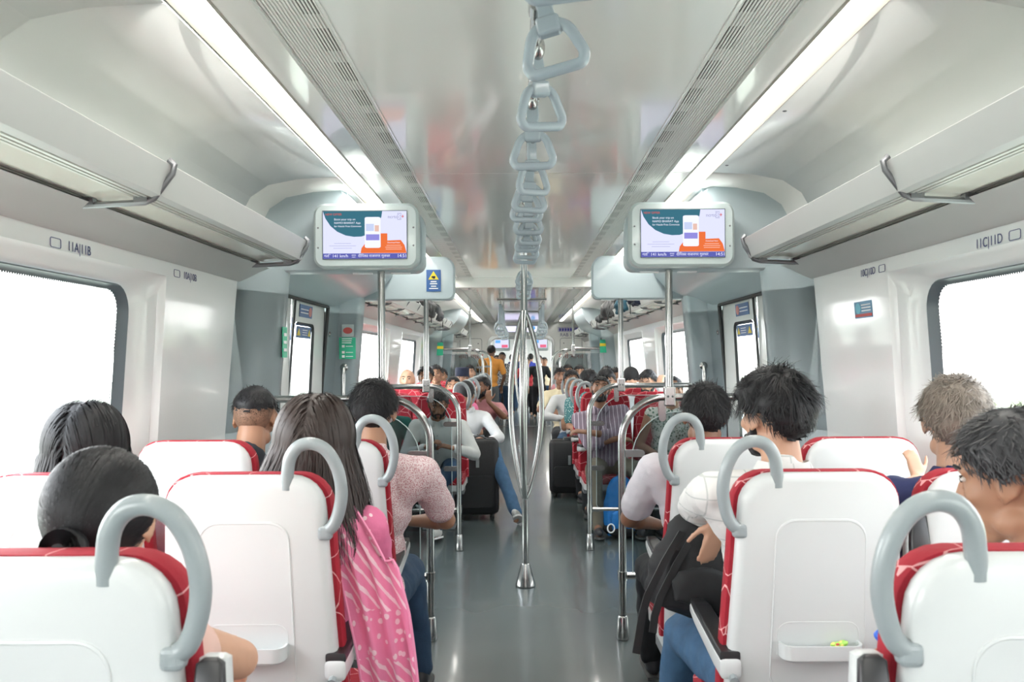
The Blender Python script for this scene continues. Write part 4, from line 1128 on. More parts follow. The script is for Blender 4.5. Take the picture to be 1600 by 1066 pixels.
def ik(S, W, l1, l2, pole):
    d = W - S; L = min(d.length, (l1 + l2) * .995); dn = d.normalized()
    a = (l1 * l1 - l2 * l2 + L * L) / (2 * L); h = math.sqrt(max(0, l1 * l1 - a * a))
    p = pole - dn * pole.dot(dn); p.normalize()
    return S + dn * a + p * h
def hand(mb, W, fwd, up, s, curl=.35, k=1.0, side=1):
    """five fingered hand; fwd from the wrist to the knuckles, up = back of the hand; side +1: thumb on +lateral"""
    fwd = fwd.normalized(); up = (up - fwd * up.dot(fwd)).normalized(); lat = fwd.cross(up) * side
    for q in (-.024, -.008, .008, .024):
        mb.cap(W + lat * q * .7 * k, W + fwd * .080 * k + lat * q * k, .0145 * k, .0125 * k, 10)
    for q, L in ((.027, .070), (.009, .078), (-.009, .073), (-.026, .056)):
        p = W + fwd * .084 * k + lat * q * k; d = fwd.copy(); seg = [.45, .32, .25]
        c = curl
        for j in range(3):
            d = (Matrix.Rotation(-c * (.8 if j == 0 else 1.15), 3, fwd.cross(up)) @ d)
            e = p + d * L * seg[j] * k; mb.cap(p, e, (.0092 - .0008 * j) * k, (.0086 - .0010 * j) * k, 8); p = e
    p = W + fwd * .020 * k + lat * .020 * k; d = (fwd * .65 + lat * .75 - up * .25).normalized()
    for L, r0 in ((.042, .0135), (.030, .0110), (.024, .0100)):
        e = p + d * L * k; mb.cap(p, e, r0 * k, r0 * .88 * k, 8); p = e; d = (d + fwd * .55 - up * .12).normalized()

def head_mesh(mb, T, M, k=1.0, ears=True, fat=1.0):
    E = lambda c, r, n=18, m=12: mb.ell(T + M @ (Vector(c) * k), tuple(x * k for x in r), M, n, m)
    Cc = lambda a, b, r0, r1: mb.cap(T + M @ (Vector(a) * k), T + M @ (Vector(b) * k), r0 * k, r1 * k, 10)
    E((0, -.014, .030), (.077, .096, .092), 24, 16)
    E((0, .022, -.005), (.064 * fat, .068, .075), 20, 14)
    E((0, .028, -.052), (.052 * fat, .055, .050))
    E((0, .062, -.092), (.024, .022, .020)); E((0, .000, -.065), (.056 * fat, .05, .035))
    for sx in (-1, 1):
        E((sx * .036, .062, -.014), (.023 * fat, .022, .020)); E((sx * .046 * fat, .010, -.070), (.020, .034, .026))
        Cc((sx * .012, .083, .040), (sx * .045, .070, .036), .010, .009)
        Cc((sx * .012, .093, -.026), (sx * .014, .090, -.030), .0085, .007)
        if ears:
            for a in range(0, 300, 40):
                b0, b1 = R(a - 60), R(a - 20)
                f = lambda b: (sx * (.076 + .010 * max(0, -math.cos(b) * .5 + .5)), -.008 - .017 * math.cos(b), .002 + .030 * math.sin(b))
                Cc(f(b0), f(b1), .0048, .0048)
            E((sx * .078, -.006, .0), (.005, .016, .026)); E((sx * .077, .004, -.028), (.006, .008, .010))
    Cc((0, .080, .030), (0, .101, -.008), .0085, .011); E((0, .103, -.018), (.0125, .011, .0095))
    Cc((-.018, .083, -.050), (.018, .083, -.050), .0078, .0078); Cc((-.014, .080, -.060), (.014, .080, -.060), .0085, .0085)

def person(label, hip, face, head, skin='mid', hair=('short', 'black'), shirt=None, sleeve='short', trouser=None, hands=None, legs='sit', near=False, vox=None,
           head_yaw=0, head_pitch=0, head_roll=0, beard=None, vol=1.0, messy=1.0, sw=.19, bulk=1.0, group=None, long_to=-.3, strand=None, curl=.5, hk=1.0, collar=False,
           eyes=None, seed=1, standing=False, legspec=None, hat=None, shoes='shoe_dark', fade=False, poles=None, up=None, elbows=None, fan=1.0, handk=1.0, wave=False):
    """hip: world point on the seat under the hips; face: facing direction in degrees, 0 = away from the camera; head: world centre of the head"""
    a = R(face); t = thing('person', label, 'person', (hip[0], hip[1], 0), a, group)
    B = Rz(-a)
    toL = lambda p: B @ (Vector(p) - Vector((hip[0], hip[1], 0)))
    Hh = toL(head); hz = hip[2]
    M = Rz(R(head_yaw)) @ Matrix.Rotation(R(-head_pitch), 3, 'X') @ Matrix.Rotation(R(head_roll), 3, 'Y')
    NB = Hh + M @ Vector((0, -.028, -.085)) * hk + Vector((0, -.022, -.075)) * 1.0      # base of the neck
    hipc = Vector((0, 0, hz + .09)) if not standing else Vector((0, 0, hz))
    ch = hipc.lerp(NB, .62); wa = hipc.lerp(NB, .30)
    axis = (NB - hipc).normalized()
    yawT = 0
    lat = Vector((1, 0, 0)); lat = (lat - axis * lat.dot(axis)).normalized(); fw = lat.cross(axis) * -1
    if fw.y < 0: fw = -fw
    SM = Matrix((lat, fw, axis)).transposed()
    vox = vox or (.0065 if near else .0095)
    SH = {}
    for sx in (-1, 1): SH[sx] = NB + lat * sx * sw - axis * .055
    LH = legspec or {}
    K, A, HPJ = {}, {}, {}
    for sx in (-1, 1):
        HPJ[sx] = hipc + Vector((sx * .09, 0, -.03))
        if standing: K[sx] = HPJ[sx] + Vector((sx * .02, .03 * sx + .02, -.42)); A[sx] = Vector((sx * .11, -.06 + .06 * sx, .09))
        else: K[sx] = Vector((sx * .13, .42, hz + .055)); A[sx] = Vector((sx * .14, .44, .10))
        if sx in LH: K[sx], A[sx] = Vector(LH[sx][0]), Vector(LH[sx][1])
    W, EL, HF = {}, {}, {}
    for sx in (-1, 1):
        default = Vector((sx * .10, .30, hz + .17)) if not standing else Vector((sx * (sw + .07), .05, hz - .05))
        hs = (hands or {}).get(sx)
        W[sx] = toL(hs[0]) if (hs and hs[0] is not None) else default
        HF[sx] = (B @ Vector(hs[1])) if hs and len(hs) > 1 and hs[1] is not None else (Vector((-sx * .3, 1, -.1)) if not standing else Vector((0, .1, -1)))
        pl = (poles or {}).get(sx); pl = (B @ Vector(pl)) if pl else Vector((sx * .7, -.3, -.6))
        l1, l2 = .285, .25
        d = (W[sx] - SH[sx]).length
        if d > (l1 + l2) * .99: W[sx] = SH[sx] + (W[sx] - SH[sx]).normalized() * (l1 + l2) * .985
        EL[sx] = ik(SH[sx], W[sx], l1, l2, pl)
        if elbows and sx in elbows: EL[sx] = toL(elbows[sx])
    # ---- skin body: one continuous surface
    b = MB()
    if True: head_mesh(b, Hh, M, hk)
    b.cap(Hh + M @ Vector((0, -.022, -.05)), NB + axis * -.02, .052, .062, 16)
    b.cap(NB - axis * .06 - lat * sw * .7, NB - axis * .06 + lat * sw * .7, .055, .055)
    b.ell(ch, (.125, .085, .15), SM); b.ell(wa, (.12, .085, .13), SM); b.ell(hipc, (.135, .10, .10), SM)
    for sx in (-1, 1):
        b.cap(SH[sx], EL[sx], .047 * bulk, .037 * bulk); b.cap(EL[sx], W[sx], .036 * bulk, .024)
        b.cap(EL[sx].lerp(W[sx], .25), EL[sx].lerp(W[sx], .6), .037 * bulk, .030)
        b.cap(NB - axis * .03, SH[sx], .045, .05)
        if vox < .012 : hand(b, W[sx] + HF[sx].normalized() * .008, HF[sx], (B @ Vector(up[sx])) if up and sx in up else Vector((0, .3, 1)), sx, curl, handk, -sx)
        else: b.cap(W[sx], W[sx] + HF[sx].normalized() * .12, .03, .018)
        if legs: b.cap(HPJ[sx], K[sx], .07, .05); b.cap(K[sx], A[sx], .048, .034); b.cap(A[sx], A[sx] + Vector((0, .12, -.05)), .036, .026)
    finish(b, 'body', SKIN[skin], t, vox, 3)
    # ---- eyes, lips, brows
    if eyes is None: eyes = 90 < abs(face) or near
    if eyes:
        e = MB()
        for sx in (-1, 1): e.ell(Hh + M @ Vector((sx * .031, .0765, .020)) * hk, (.0115, .0078, .0055), M, 12, 8)
        eo = e.build('eyes', M_EYEW, t)
        e = MB()
        for sx in (-1, 1):
            e.ell(Hh + M @ Vector((sx * .031, .0832, .0195)) * hk, (.0058, .003, .0058), M, 10, 6)
            e.tube([Hh + M @ Vector((sx * (.031 + q), .0845 - abs(q) * .45, .0265 - abs(q) * .18)) * hk for q in (-.013, 0, .013)], .0016, 5)
        e.build('iris', M_IRIS, eo)
        e = MB()
        for sx in (-1, 1): e.tube([Hh + M @ Vector((sx * x, y, z)) * hk for x, y, z in ((.012, .093, .041), (.030, .089, .047), (.050, .073, .041))], [.0034, .004, .0022], 6)
        e.build('eyebrows', HAIR['black'], t)
        e = MB(); e.tube([Hh + M @ Vector((x, .0905 - abs(x) * .35, -.0555)) * hk for x in (-.021, -.01, 0, .01, .021)], [.003, .0055, .0062, .0055, .003], 8); e.build('lips', M_LIP_, t)
    if hair and hair[0] != 'bald':
        hair_part(hair[0], hair[1], t, M * hk, Hh, near, vol, seed, strand, messy, long_to, fan=fan, wave=wave)
    if fade:
        f = MB(); pts = []
        for i in range(9):
            for j in range(17):
                ang = R(-100 - 160 * j / 16) ; z = .045 - .105 * i / 8
                ez = math.sqrt(max(0, 1 - ((z - .03) / .097) ** 2)); pts.append(Hh + M @ Vector((math.sin(ang) * .0785 * ez, -.014 + math.cos(ang) * .0975 * ez, z)))
        f.add(pts, [(i * 17 + j, i * 17 + j + 1, (i + 1) * 17 + j + 1, (i + 1) * 17 + j) for i in range(8) for j in range(16)])
        f.build('cropped_sides', mat('stubble', (.22, .125, .08), .6, var=.4, scale=90), t)
    if beard:
        q = MB(); bs = beard
        q.ell(Hh + M @ Vector((0, .060, -.092)), (.032, .030 * bs, .026 * bs), M); q.ell(Hh + M @ Vector((0, .035, -.088)), (.05, .04, .022), M)
        for sx in (-1, 1):
            q.ell(Hh + M @ Vector((sx * .045, .030, -.062)), (.018, .034, .032), M); q.cap(Hh + M @ Vector((sx * .066, .012, -.01)), Hh + M @ Vector((sx * .055, .02, -.05)), .008, .014)
            q.cap(Hh + M @ Vector((0, .099, -.040)), Hh + M @ Vector((sx * .028, .083, -.052)), .0055, .007); q.cap(Hh + M @ Vector((sx * .028, .080, -.052)), Hh + M @ Vector((sx * .020, .072, -.085)), .008, .012)
        finish(q, 'beard', HAIR['black'] if hair[1] != 'grey' else HAIR['salt'], t, .006, 2, .006, dscale=.02)
    if hat == 'bucket':
        q = MB(); q.rings([[Hh + M @ Vector((r_ * math.cos(u) * .92, -.012 + r_ * math.sin(u) * 1.1, z)) for u in [2 * PI * k / 24 for k in range(24)]] for r_, z in ((.098, .035), (.098, .045), (.099, .10), (.097, .135), (.085, .148), (.04, .152))]); q.build('hat', HAIR['navy'], t)
    if hat == 'cap':
        q = MB(); q.ell(Hh + M @ Vector((0, -.012, .042)), (.088, .108, .098), M, 22, 14); q.build('hat', HAIR['cap'], t)
    # ---- clothes
    if shirt:
        s_ = MB(); g = .012
        s_.ell(hipc + axis * .02, (.165 * bulk, .125 * bulk, .11), SM, 22, 14); s_.ell(wa, (.158 * bulk, .118 * bulk, .16), SM, 22, 14); s_.ell(ch, (.168 * bulk, .118 * bulk, .17), SM, 22, 14)
        s_.ell(NB - axis * .10, (sw * .88, .095, .085), SM, 20, 12)
        for sx in (-1, 1):
            s_.cap(NB - axis * .028 + lat * sx * .035, SH[sx] + lat * sx * -.01, .046, .062 * bulk); s_.cap(SH[sx] - lat * sx * .03 - axis * .02, ch - axis * .02 + lat * sx * .05, .07 * bulk, .08)
            if sleeve == 'short': s_.cap(SH[sx], SH[sx].lerp(EL[sx], .72), .066 * bulk, .061 * bulk)
            elif sleeve == 'rolled': s_.cap(SH[sx], EL[sx], .064 * bulk, .056 * bulk); s_.cap(EL[sx], EL[sx].lerp(W[sx], .35), .055 * bulk, .050 * bulk)
            elif sleeve == 'none': pass
            else: s_.cap(SH[sx], EL[sx], .062 * bulk, .053 * bulk); s_.cap(EL[sx], EL[sx].lerp(W[sx], .93), .052 * bulk, .036)
        s_.cap(NB - axis * .035, NB + axis * .012, .078, .062, 16)
        so = finish(s_, 'shirt', shirt, t, .009 if near else .013, 4, .020 if near else .014, dscale=.07)
        if collar:
            q = MB(); ring0, ring1, ring2 = [], [], []
            for k in range(17):
                u = R(-60 - 300 * k / 16 + 90 + 60 + 0) ; u = R(90 + 22 + (360 - 44) * k / 16)
                cx, cy = math.cos(u), math.sin(u)
                c0 = NB + axis * .005 + fw * .006
                ring0.append(c0 + lat * cx * .078 + fw * cy * .082 - axis * (.012 + .02 * max(0, cy)))
                ring1.append(c0 + lat * cx * .070 + fw * cy * .074 + axis * (.036 - .02 * max(0, cy)))
                ring2.append(c0 + lat * cx * .092 + fw * cy * .102 - axis * (.004 + .02 * max(0, cy)))
            q.rings([ring0, ring1, ring2], False, False, closed=False)
            if abs(face) > 90:      # button band and breast pocket laid on the cloth
                from mathutils.bvhtree import BVHTree
                bv = BVHTree.FromPolygons([v_.co for v_ in so.data.vertices], [tuple(p_.vertices) for p_ in so.data.polygons])
                def hit(dx, dz):
                    o_ = NB - axis * dz + lat * dx + fw * .5
                    r_ = bv.ray_cast(o_, -fw)
                    return (r_[0] + fw * .004) if r_[0] else None
                rows = [[hit(-.016, dz), hit(-.014, dz), hit(.014, dz), hit(.016, dz)] for dz in [.07 + .02 * k for k in range(19)]]
                rows = [[p_ - fw * (.006 if i_ in (0, 3) else 0) for i_, p_ in enumerate(r_)] for r_ in rows if all(r_)]
                if len(rows) > 3:
                    pq = MB(); pq.rings(rows, False, False, closed=False); pq.build('button_band', shirt, so)
                    pq = MB()
                    for r_ in rows[1::4]: pq.ell((r_[1] + r_[2]) / 2 + fw * .001, (.0055, .003, .0055), n=8, m=5)
                    pq.build('buttons', M_LOOP, so)
                rows = [[hit(.055 + .085 * i_ / 4, dz) for i_ in range(5)] for dz in (.15, .17, .19, .21, .23, .245)]
                if all(all(r_) for r_ in rows):
                    pq = MB(); pq.rings(rows, False, False, closed=False); pc = pq.build('breast_pocket', shirt, so); sd2 = pc.modifiers.new('s', 'SOLIDIFY'); sd2.thickness = .004
            co = q.build('collar', shirt, so); sd_ = co.modifiers.new('s', 'SOLIDIFY'); sd_.thickness = .004
    if trouser and legs:
        q = MB()
        q.ell(hipc + Vector((0, 0, -.02)), (.165 * bulk, .13, .10))
        for sx in (-1, 1):
            q.cap(HPJ[sx], K[sx], .092, .072); q.cap(K[sx], K[sx].lerp(A[sx], .5), .070, .062); q.cap(K[sx].lerp(A[sx], .5), A[sx] + Vector((0, 0, .0)), .062, .056)
        finish(q, 'trousers', trouser, t, .011 if near else .014, 4, .020, dscale=.08)
        for sx in (-1, 1):
            d = (A[sx] - K[sx]).normalized(); ff = Vector((0, 1, 0)) if d.z < -.5 else Vector((0, .5, -.8)); ff = (ff - d * ff.dot(d) * .8).normalized()
            if d.z < -.5: ff = (ff + Vector((0, 0, -.25 * 0))).normalized()
            hl = A[sx] + d * .045 - ff * .03; q = MB()
            q.cap(hl, hl + ff * .11, .036, .036, 14); q.cap(hl + ff * .11, hl + ff * .19, .037, .027, 14); q.cap(A[sx], hl, .045, .036)
            sh = finish(q, 'shoe', mat(shoes, (.03, .03, .035) if 'dark' in shoes else (.55, .56, .55), .5), t, .008, 2)
            q = MB(); upd = -d if d.z < -.5 else Vector((0, 0, 1)); latf = ff.cross(d).normalized()
            ol = [(-.035, .030), (.03, .034), (.11, .042), (.17, .038), (.205, .022), (.215, 0)]
            ring = [(y, x) for y, x in ol] + [(y, -x) for y, x in reversed(ol[:-1])]
            base = hl + d * .034
            q.rings([[base + ff * y + latf * x for y, x in ring], [base + d * .014 + ff * y + latf * x for y, x in ring]])
            q.build('sole', mat('sole_' + shoes, (.1, .1, .1) if 'dark' in shoes else (.7, .7, .7), .6), sh, smooth=40)
    return t, dict(NB=NB, SH=SH, EL=EL, W=W, Hh=Hh, M=M, hipc=hipc, K=K, A=A, axis=axis, lat=lat, fw=fw, a=a)
# ------------------------------------------------------------------ clothes materials
J_DARK = mat('denim_dark', (.022, .055, .11), .85, var=.25, scale=25, bump=.2, bscale=300)
J_MID = mat('denim_mid', (.05, .12, .22), .85, var=.3, scale=20, bump=.2, bscale=300)
T_BLACK = mat('trouser_black', (.012, .013, .016), .85, var=.2); T_OLIVE = mat('trouser_olive', (.16, .145, .11), .85, var=.12)
C_CHECK = pattern_mat('white_check_shirt', 'checks', (.64, .64, .625), (.46, .48, .47), 17, .07)
C_LILAC = mat('pale_lilac_tshirt', (.60, .58, .62), .85, var=.05, bump=.15, bscale=200)
C_FLORAL = pattern_mat('pink_speckled_tshirt', 'specks', (.70, .60, .60), (.42, .14, .17), 230, .40)
C_BLACKT = mat('charcoal_tshirt', (.022, .03, .04), .85, var=.1); C_NAVY = mat('navy_polo', (.018, .026, .095), .85, var=.1)
C_WHITE = mat('white_shirt', (.62, .635, .645), .8, var=.04, bump=.15, bscale=150); C_GREYSH = mat('pale_grey_shirt', (.52, .54, .53), .85, var=.06)
C_STRIPE = pattern_mat('purple_striped_shirt', 'stripes', (.22, .17, .22), (.62, .55, .62), 30, .16)
C_GREEN = mat('dark_green_cloth', (.02, .14, .12), .85, var=.2); C_BLUE = mat('royal_blue_top', (.03, .05, .35), .8)
C_ORANGE = mat('orange_shirt', (.72, .30, .055), .8, var=.08); C_CREAM = mat('cream_shirt', (.70, .62, .42), .85)
C_PINK = pattern_mat('pink_block_print', 'bands', (.84, .24, .42), (.92, .62, .70), 36, .30, rough=.75)
C_KURTA = pattern_mat('pink_kurta', 'specks', (.66, .16, .30), (.85, .6, .65), 26, .17)
C_RED = mat('red_top', (.45, .03, .04), .8, var=.15); C_FLOR2 = pattern_mat('white_green_print', 'specks', (.72, .74, .68), (.10, .20, .14), 42, .40)
C_ROSE = mat('dusty_rose_top', (.50, .22, .24), .85); C_TEALP = pattern_mat('teal_print', 'specks', (.05, .17, .18), (.55, .65, .62), 60, .3)
C_DARK = mat('dark_jacket', (.03, .035, .04), .85, var=.2); C_PATB = pattern_mat('black_white_print', 'specks', (.7, .7, .7), (.03, .03, .05), 40, .5)

ASEAT = lambda s, row: (s * XS, row + .26, .46)
WSEAT = lambda s, row: (s * XWN, row + .26, .46)
# --- near left
person('woman with long loose black hair in the window seat of the second row, left side', (-1.18, 2.42, .46), 0, P(137, 700, 2.38), 'light', ('long', 'black'), C_WHITE, near=True, legs=None, vol=1.16, long_to=-.30, seed=4, sw=.165, fan=1.35)
person('woman with black hair tied in a low bun in the nearest left aisle seat', (-.74, 1.50, .46), 0, P(160, 814, 1.46), 'light', ('bun', 'black'), mat('peach_top', (.62, .42, .36), .85), near=True, legs=None, vol=1.06, seed=5, sw=.165,
       hands={1: ((-.64, 1.76, .82), (-.2, .8, -.3))}, elbows={1: (-.548, 1.54, .905)}, head_pitch=8, sleeve='none')
pk, pd = person('woman in pink printed stole with long brown hair in the second left aisle seat', (-.69, 2.42, .46), 0, P(492, 692, 2.42), 'mid', ('long', 'brown'), C_KURTA, near=True, legs=None, vol=1.24, long_to=-.25, seed=6, sw=.165, head_roll=4, fan=1.6)
p5 = person('man with cropped fade haircut and charcoal t-shirt in the third left window seat', (-1.13, 3.32, .46), 0, P(398, 654, 3.32), 'mid', ('fade', 'black'), C_BLACKT, near=True, legs=None, seed=7, head_pitch=22, fade=True, vol=1.02, strand=.022, hk=1.0)
p4 = person('man in pink speckled t-shirt and jeans in the third left aisle seat', (-.66, 3.30, .46), 0, P(584, 644, 3.32), 'mid', ('short', 'black'), C_FLORAL, near=True, trouser=J_DARK, seed=8, vol=1.10, head_pitch=4, strand=.04,
       hands={1: ((-.50, 3.62, .76), (-.6, .7, 0)), -1: ((-.75, 3.65, .70), None)}, poles={1: (1, -.3, -.5)}, legspec={1: ((.14, .40, .53), (.19, .36, .12)), -1: ((-.12, .44, .53), (-.1, .46, .10))}, bulk=1.05, sw=.20)
# --- near right
p6 = person('young man with thick wavy black hair and white checked shirt, right aisle seat', (.72, 2.40, .46), 0, P(1206, 655, 2.44), 'light', ('short', 'black'), C_CHECK, sleeve='rolled', near=True, trouser=J_MID, seed=9, vol=1.26, messy=1.0, wave=True, strand=.052, head_yaw=28, head_pitch=5, collar=True, beard=.8,
       hands={-1: (P(1122, 812, 2.50), (-.25, .10, -1.0)), 1: ((.85, 2.75, .68), None)}, elbows={-1: P(1086, 792, 2.68)}, up={-1: (.25, -1, .1)}, curl=.16, handk=.88, sw=.20, legspec={-1: ((-.20, .44, .53), (-.24, .52, .12)), 1: ((.12, .42, .52), (.1, .5, .1))}, bulk=1.06)
p7 = person('man with spiky black hair and pale lilac t-shirt in the third right aisle seat', (.68, 3.30, .46), 0, P(1101, 652, 3.30), 'brown', ('short', 'black'), C_LILAC, near=True, trouser=T_BLACK, seed=10, vol=1.08, messy=1.0, strand=.04,
       hands={-1: ((.56, 3.62, .74), (.6, .7, 0)), 1: ((.8, 3.6, .68), None)}, poles={-1: (-1, -.3, -.5)}, legspec={-1: ((-.14, .40, .53), (-.12, .50, .12)), 1: ((.12, .44, .53), (.1, .46, .10))}, bulk=1.08, sw=.205)
p8 = person('man with curly greying hair and navy polo in the second right window seat', (1.20, 2.42, .46), 0, P(1492, 664, 2.42), 'light', ('short', 'grey'), C_NAVY, near=True, legs=None, seed=11, vol=1.13, messy=1.2, strand=.035, collar=True,
       hands={-1: (P(1440, 750, 2.90), (-.15, .25, 1)), 1: ((1.28, 2.75, .7), None)}, poles={-1: (-1, 0, -.6)}, up={-1: (0, -1, .2)}, curl=.45, handk=.72, sw=.185, head_yaw=-20, eyes=False)
p9 = person('older man in profile with dark greying hair and white shirt in the nearest right seat', (.93, 1.62, .46), 22, P(1586, 757, 1.58), 'mid', ('short', 'salt'), C_WHITE, near=True, legs=None, seed=12, vol=1.13, messy=1.0, strand=.03, head_yaw=22, head_pitch=14, collar=True, sw=.185,
       hands={-1: (P(1462, 1050, 1.60), (-.5, .8, .1)), 1: ((.95, 2.0, .75), None)})

# pink stole over the right shoulder, hanging down beside the aisle
def stole(pd, t):
    mb = MB(); NB, lat, fw, ax = pd['NB'], pd['lat'], pd['fw'], pd['axis']
    path = [(.02, .10, -.06, .03), (.05, .04, .02, .045), (.085, -.03, .035, .060), (.13, -.085, -.02, .075), (.185, -.11, -.12, .085), (.215, -.115, -.24, .085), (.235, -.11, -.36, .08), (.25, -.10, -.50, .078), (.26, -.09, -.64, .075), (.262, -.08, -.78, .07), (.26, -.07, -.86, .066)]
    sm = []
    for i in range(len(path) - 1):
        for k in range(5):
            u = k / 5; sm.append([path[i][j] * (1 - u) + path[i + 1][j] * u for j in range(4)])
    rs = []
    for i, (x, y, z, wd) in enumerate(sm):
        row = []
        hang = min(1, max(0, (-z - .02) / .2))
        across = (lat * (1 - hang * .15) + Vector((0, -.05, 0))).normalized()
        if z > -.10: across = (lat * .9 - ax * .35 * (1 if x > .05 else 0)).normalized()
        for j in range(15):
            q = (j / 14 - .5) * 2
            fold = .012 * math.sin(q * 9 + z * 3) * (.4 + hang) + .006 * math.sin(q * 21 + z * 11)
            p = NB + lat * x + Vector((0, y, 0)) + Vector((0, 0, z)) + across * q * wd - Vector((0, fold + .02 * q * q * (1 - hang), 0))
            row.append(p)
        rs.append(row)
    mb.rings(rs, False, False, closed=False)
    o = mb.build('stole', C_PINK, t, smooth=180); so = o.modifiers.new('s', 'SOLIDIFY'); so.thickness = .003
    mb2 = MB(); mb2.tube([r_[0] for r_ in rs], .004, 6); mb2.tube([r_[-1] for r_ in rs], .004, 6); mb2.build('stole_border', mat('stole_border', (.85, .30, .48), .7), o)
stole(pd, pk)

# --- beyond the doors, facing the camera. Row y -> hips in front of the back plane
def FS(s, k, row): return (s * (XS if k == 'a' else XWN), FAR[row] - .27, .46)
def far_person(label, s, k, row, px, py, D, **kw):
    h = FS(s, k, row)
    return person(label, (kw.pop('hx', h[0]), h[1], .46), 180, P(px, py, D), group='passengers facing the camera', **kw)
f1 = far_person('bearded man in pale grey shirt and jeans looking down at a phone past the doors', -1, 'a', 0, 684, 632, 7.12, skin='brown', shirt=C_GREYSH, sleeve='long', trouser=J_DARK, head_pitch=26, beard=.7, vol=1.08, collar=True, vox=.008, head_yaw=6, bulk=1.08, shoes='shoe_pale',
   hands={1: (P(664, 698, 6.92), (.5, -.3, .35)), -1: (P(708, 700, 6.92), (-.7, -.2, .2))}, legspec={-1: ((-.15, .42, .56), (.06, .52, .32)), 1: ((.10, .42, .53), (-.02, .52, .10))})
far_person('woman wrapped in dark green cloth by the window, first left row past the doors', -1, 'w', 0, 597, 622, 7.2, skin='mid', shirt=C_GREEN, hair=('bun', 'black'), sleeve='long', trouser=T_BLACK)
f2 = far_person('man in white shirt with black cap looking at a phone beside the black suitcase', -1, 'a', 1, 727, 617, 8.15, hx=-.60, skin='mid', shirt=C_WHITE, sleeve='long', trouser=J_MID, head_pitch=18, hat='cap', collar=True, head_yaw=-4, shoes='shoe_pale',
   hands={1: (P(742, 686, 7.85), (.4, -.5, .1)), -1: (P(758, 690, 7.85), (-.6, -.3, .1))}, legspec={-1: ((-.32, .43, .60), (-.53, .78, .11)), 1: ((.12, .42, .53), (.10, .40, .1))}, poles={-1: (1, .3, -.6), 1: (-1, .3, -.6)})
far_person('bald man in red by the window, third left row past the doors', -1, 'w', 2, 636, 594, 9.0, skin='light', shirt=C_RED, hair=('bald', 'black'), trouser=T_BLACK)
far_person('passenger with dark hair and patterned scarf by the window, fourth left row', -1, 'w', 3, 665, 590, 9.75, skin='mid', shirt=C_PATB, hair=('short', 'black'), trouser=T_BLACK, vol=1.2)
far_person('passenger with black hair by the window, fifth left row', -1, 'w', 4, 681, 585, 10.6, skin='mid', shirt=C_DARK, trouser=T_BLACK)
far_person('woman in pink top in the third left aisle seat past the doors', -1, 'a', 2, 708, 606, 8.95, skin='mid', shirt=C_KURTA, hair=('bun', 'black'), trouser=T_BLACK)
far_person('passenger in royal blue top with navy bucket hat, left aisle', -1, 'a', 4, 722, 592, 10.7, skin='mid', shirt=C_BLUE, hat='bucket', trouser=T_BLACK)
far_person('bearded man in pink shirt leaning into the aisle with hand on chin, left side', -1, 'a', 3, 753, 606, 9.75, hx=-.52, skin='brown', shirt=C_ROSE, beard=1.5, trouser=T_BLACK, head_yaw=-35, vol=1.08,
   hands={-1: (P(763, 628, 9.5), (0, .2, 1))}, poles={-1: (1, .2, -1)}, legspec={-1: ((-.12, .42, .60), (.1, .60, .30)), 1: ((.10, .42, .53), (0, .5, .1))})
far_person('man with short black hair in a far left aisle seat', -1, 'a', 6, 734, 583, 12.5, skin='light', shirt=C_WHITE, trouser=T_BLACK)
far_person('dark haired passenger in a far left window seat', -1, 'w', 6, 690, 588, 12.4, skin='mid', shirt=C_CREAM, trouser=T_BLACK)
# right side
r1 = far_person('bearded man in purple striped shirt with folded arms and olive trousers past the doors', 1, 'a', 0, 938, 611, 7.25, hx=.74, skin='brown', shirt=C_STRIPE, sleeve='rolled', trouser=T_OLIVE, head_pitch=-16, head_roll=-6, head_yaw=-4, beard=1.0, vol=1.02, collar=True, vox=.008, bulk=1.06,
   hands={1: (P(966, 686, 7.02), (1, .1, -.15)), -1: (P(917, 676, 7.00), (-1, .1, .1))}, poles={-1: (1, .1, -.6), 1: (-1, .1, -.6)}, legspec={-1: ((-.20, .42, .55), (-.20, .46, .10)), 1: ((.17, .42, .55), (.14, .46, .10))})
far_person('woman in white and green print by the window, first right row past the doors', 1, 'w', 0, 1052, 612, 7.2, hx=1.25, skin='mid', shirt=C_FLOR2, hair=('bun', 'black'), sleeve='none', trouser=C_DARK)
far_person('man by the window resting his head on his hand, second right row', 1, 'w', 1, 1012, 600, 8.2, hx=1.18, skin='light', shirt=C_WHITE, sleeve='long', trouser=T_BLACK, head_yaw=-25, head_pitch=14, beard=.6, vol=1.08,
   hands={-1: (P(1028, 606, 8.1), (.35, .3, 1))}, poles={-1: (1, -.1, -1)})
far_person('passenger in dark jacket with teal patterned cloth, second right aisle seat', 1, 'a', 1, 947, 597, 8.3, skin='mid', shirt=C_TEALP, trouser=C_DARK, vol=1.05, head_pitch=20)
far_person('passenger in a round black cap by the window, third right row', 1, 'w', 2, 986, 594, 9.1, skin='light', shirt=C_RED, hat='cap', trouser=T_BLACK, head_pitch=10)
far_person('dark haired passenger looking to the aisle, third right aisle seat', 1, 'a', 2, 920, 597, 9.1, skin='mid', shirt=C_TEALP, trouser=T_BLACK, head_yaw=150, vol=1.15)
far_person('man in white shirt leaning out of the fourth right aisle seat', 1, 'a', 3, 893, 596, 9.9, hx=.60, skin='mid', shirt=C_WHITE, sleeve='long', trouser=J_MID, vol=1.15, head_yaw=12,
   hands={1: (P(880, 655, 9.6), (0, -.6, -.6))}, poles={1: (-1, 0, -.5)}, legspec={1: ((.16, .5, .52), (.24, .56, .1)), -1: ((-.1, .42, .53), (-.1, .5, .1))})
far_person('dark haired passenger by the window, fourth right row', 1, 'w', 3, 962, 592, 9.9, skin='mid', shirt=C_DARK, trouser=T_BLACK)
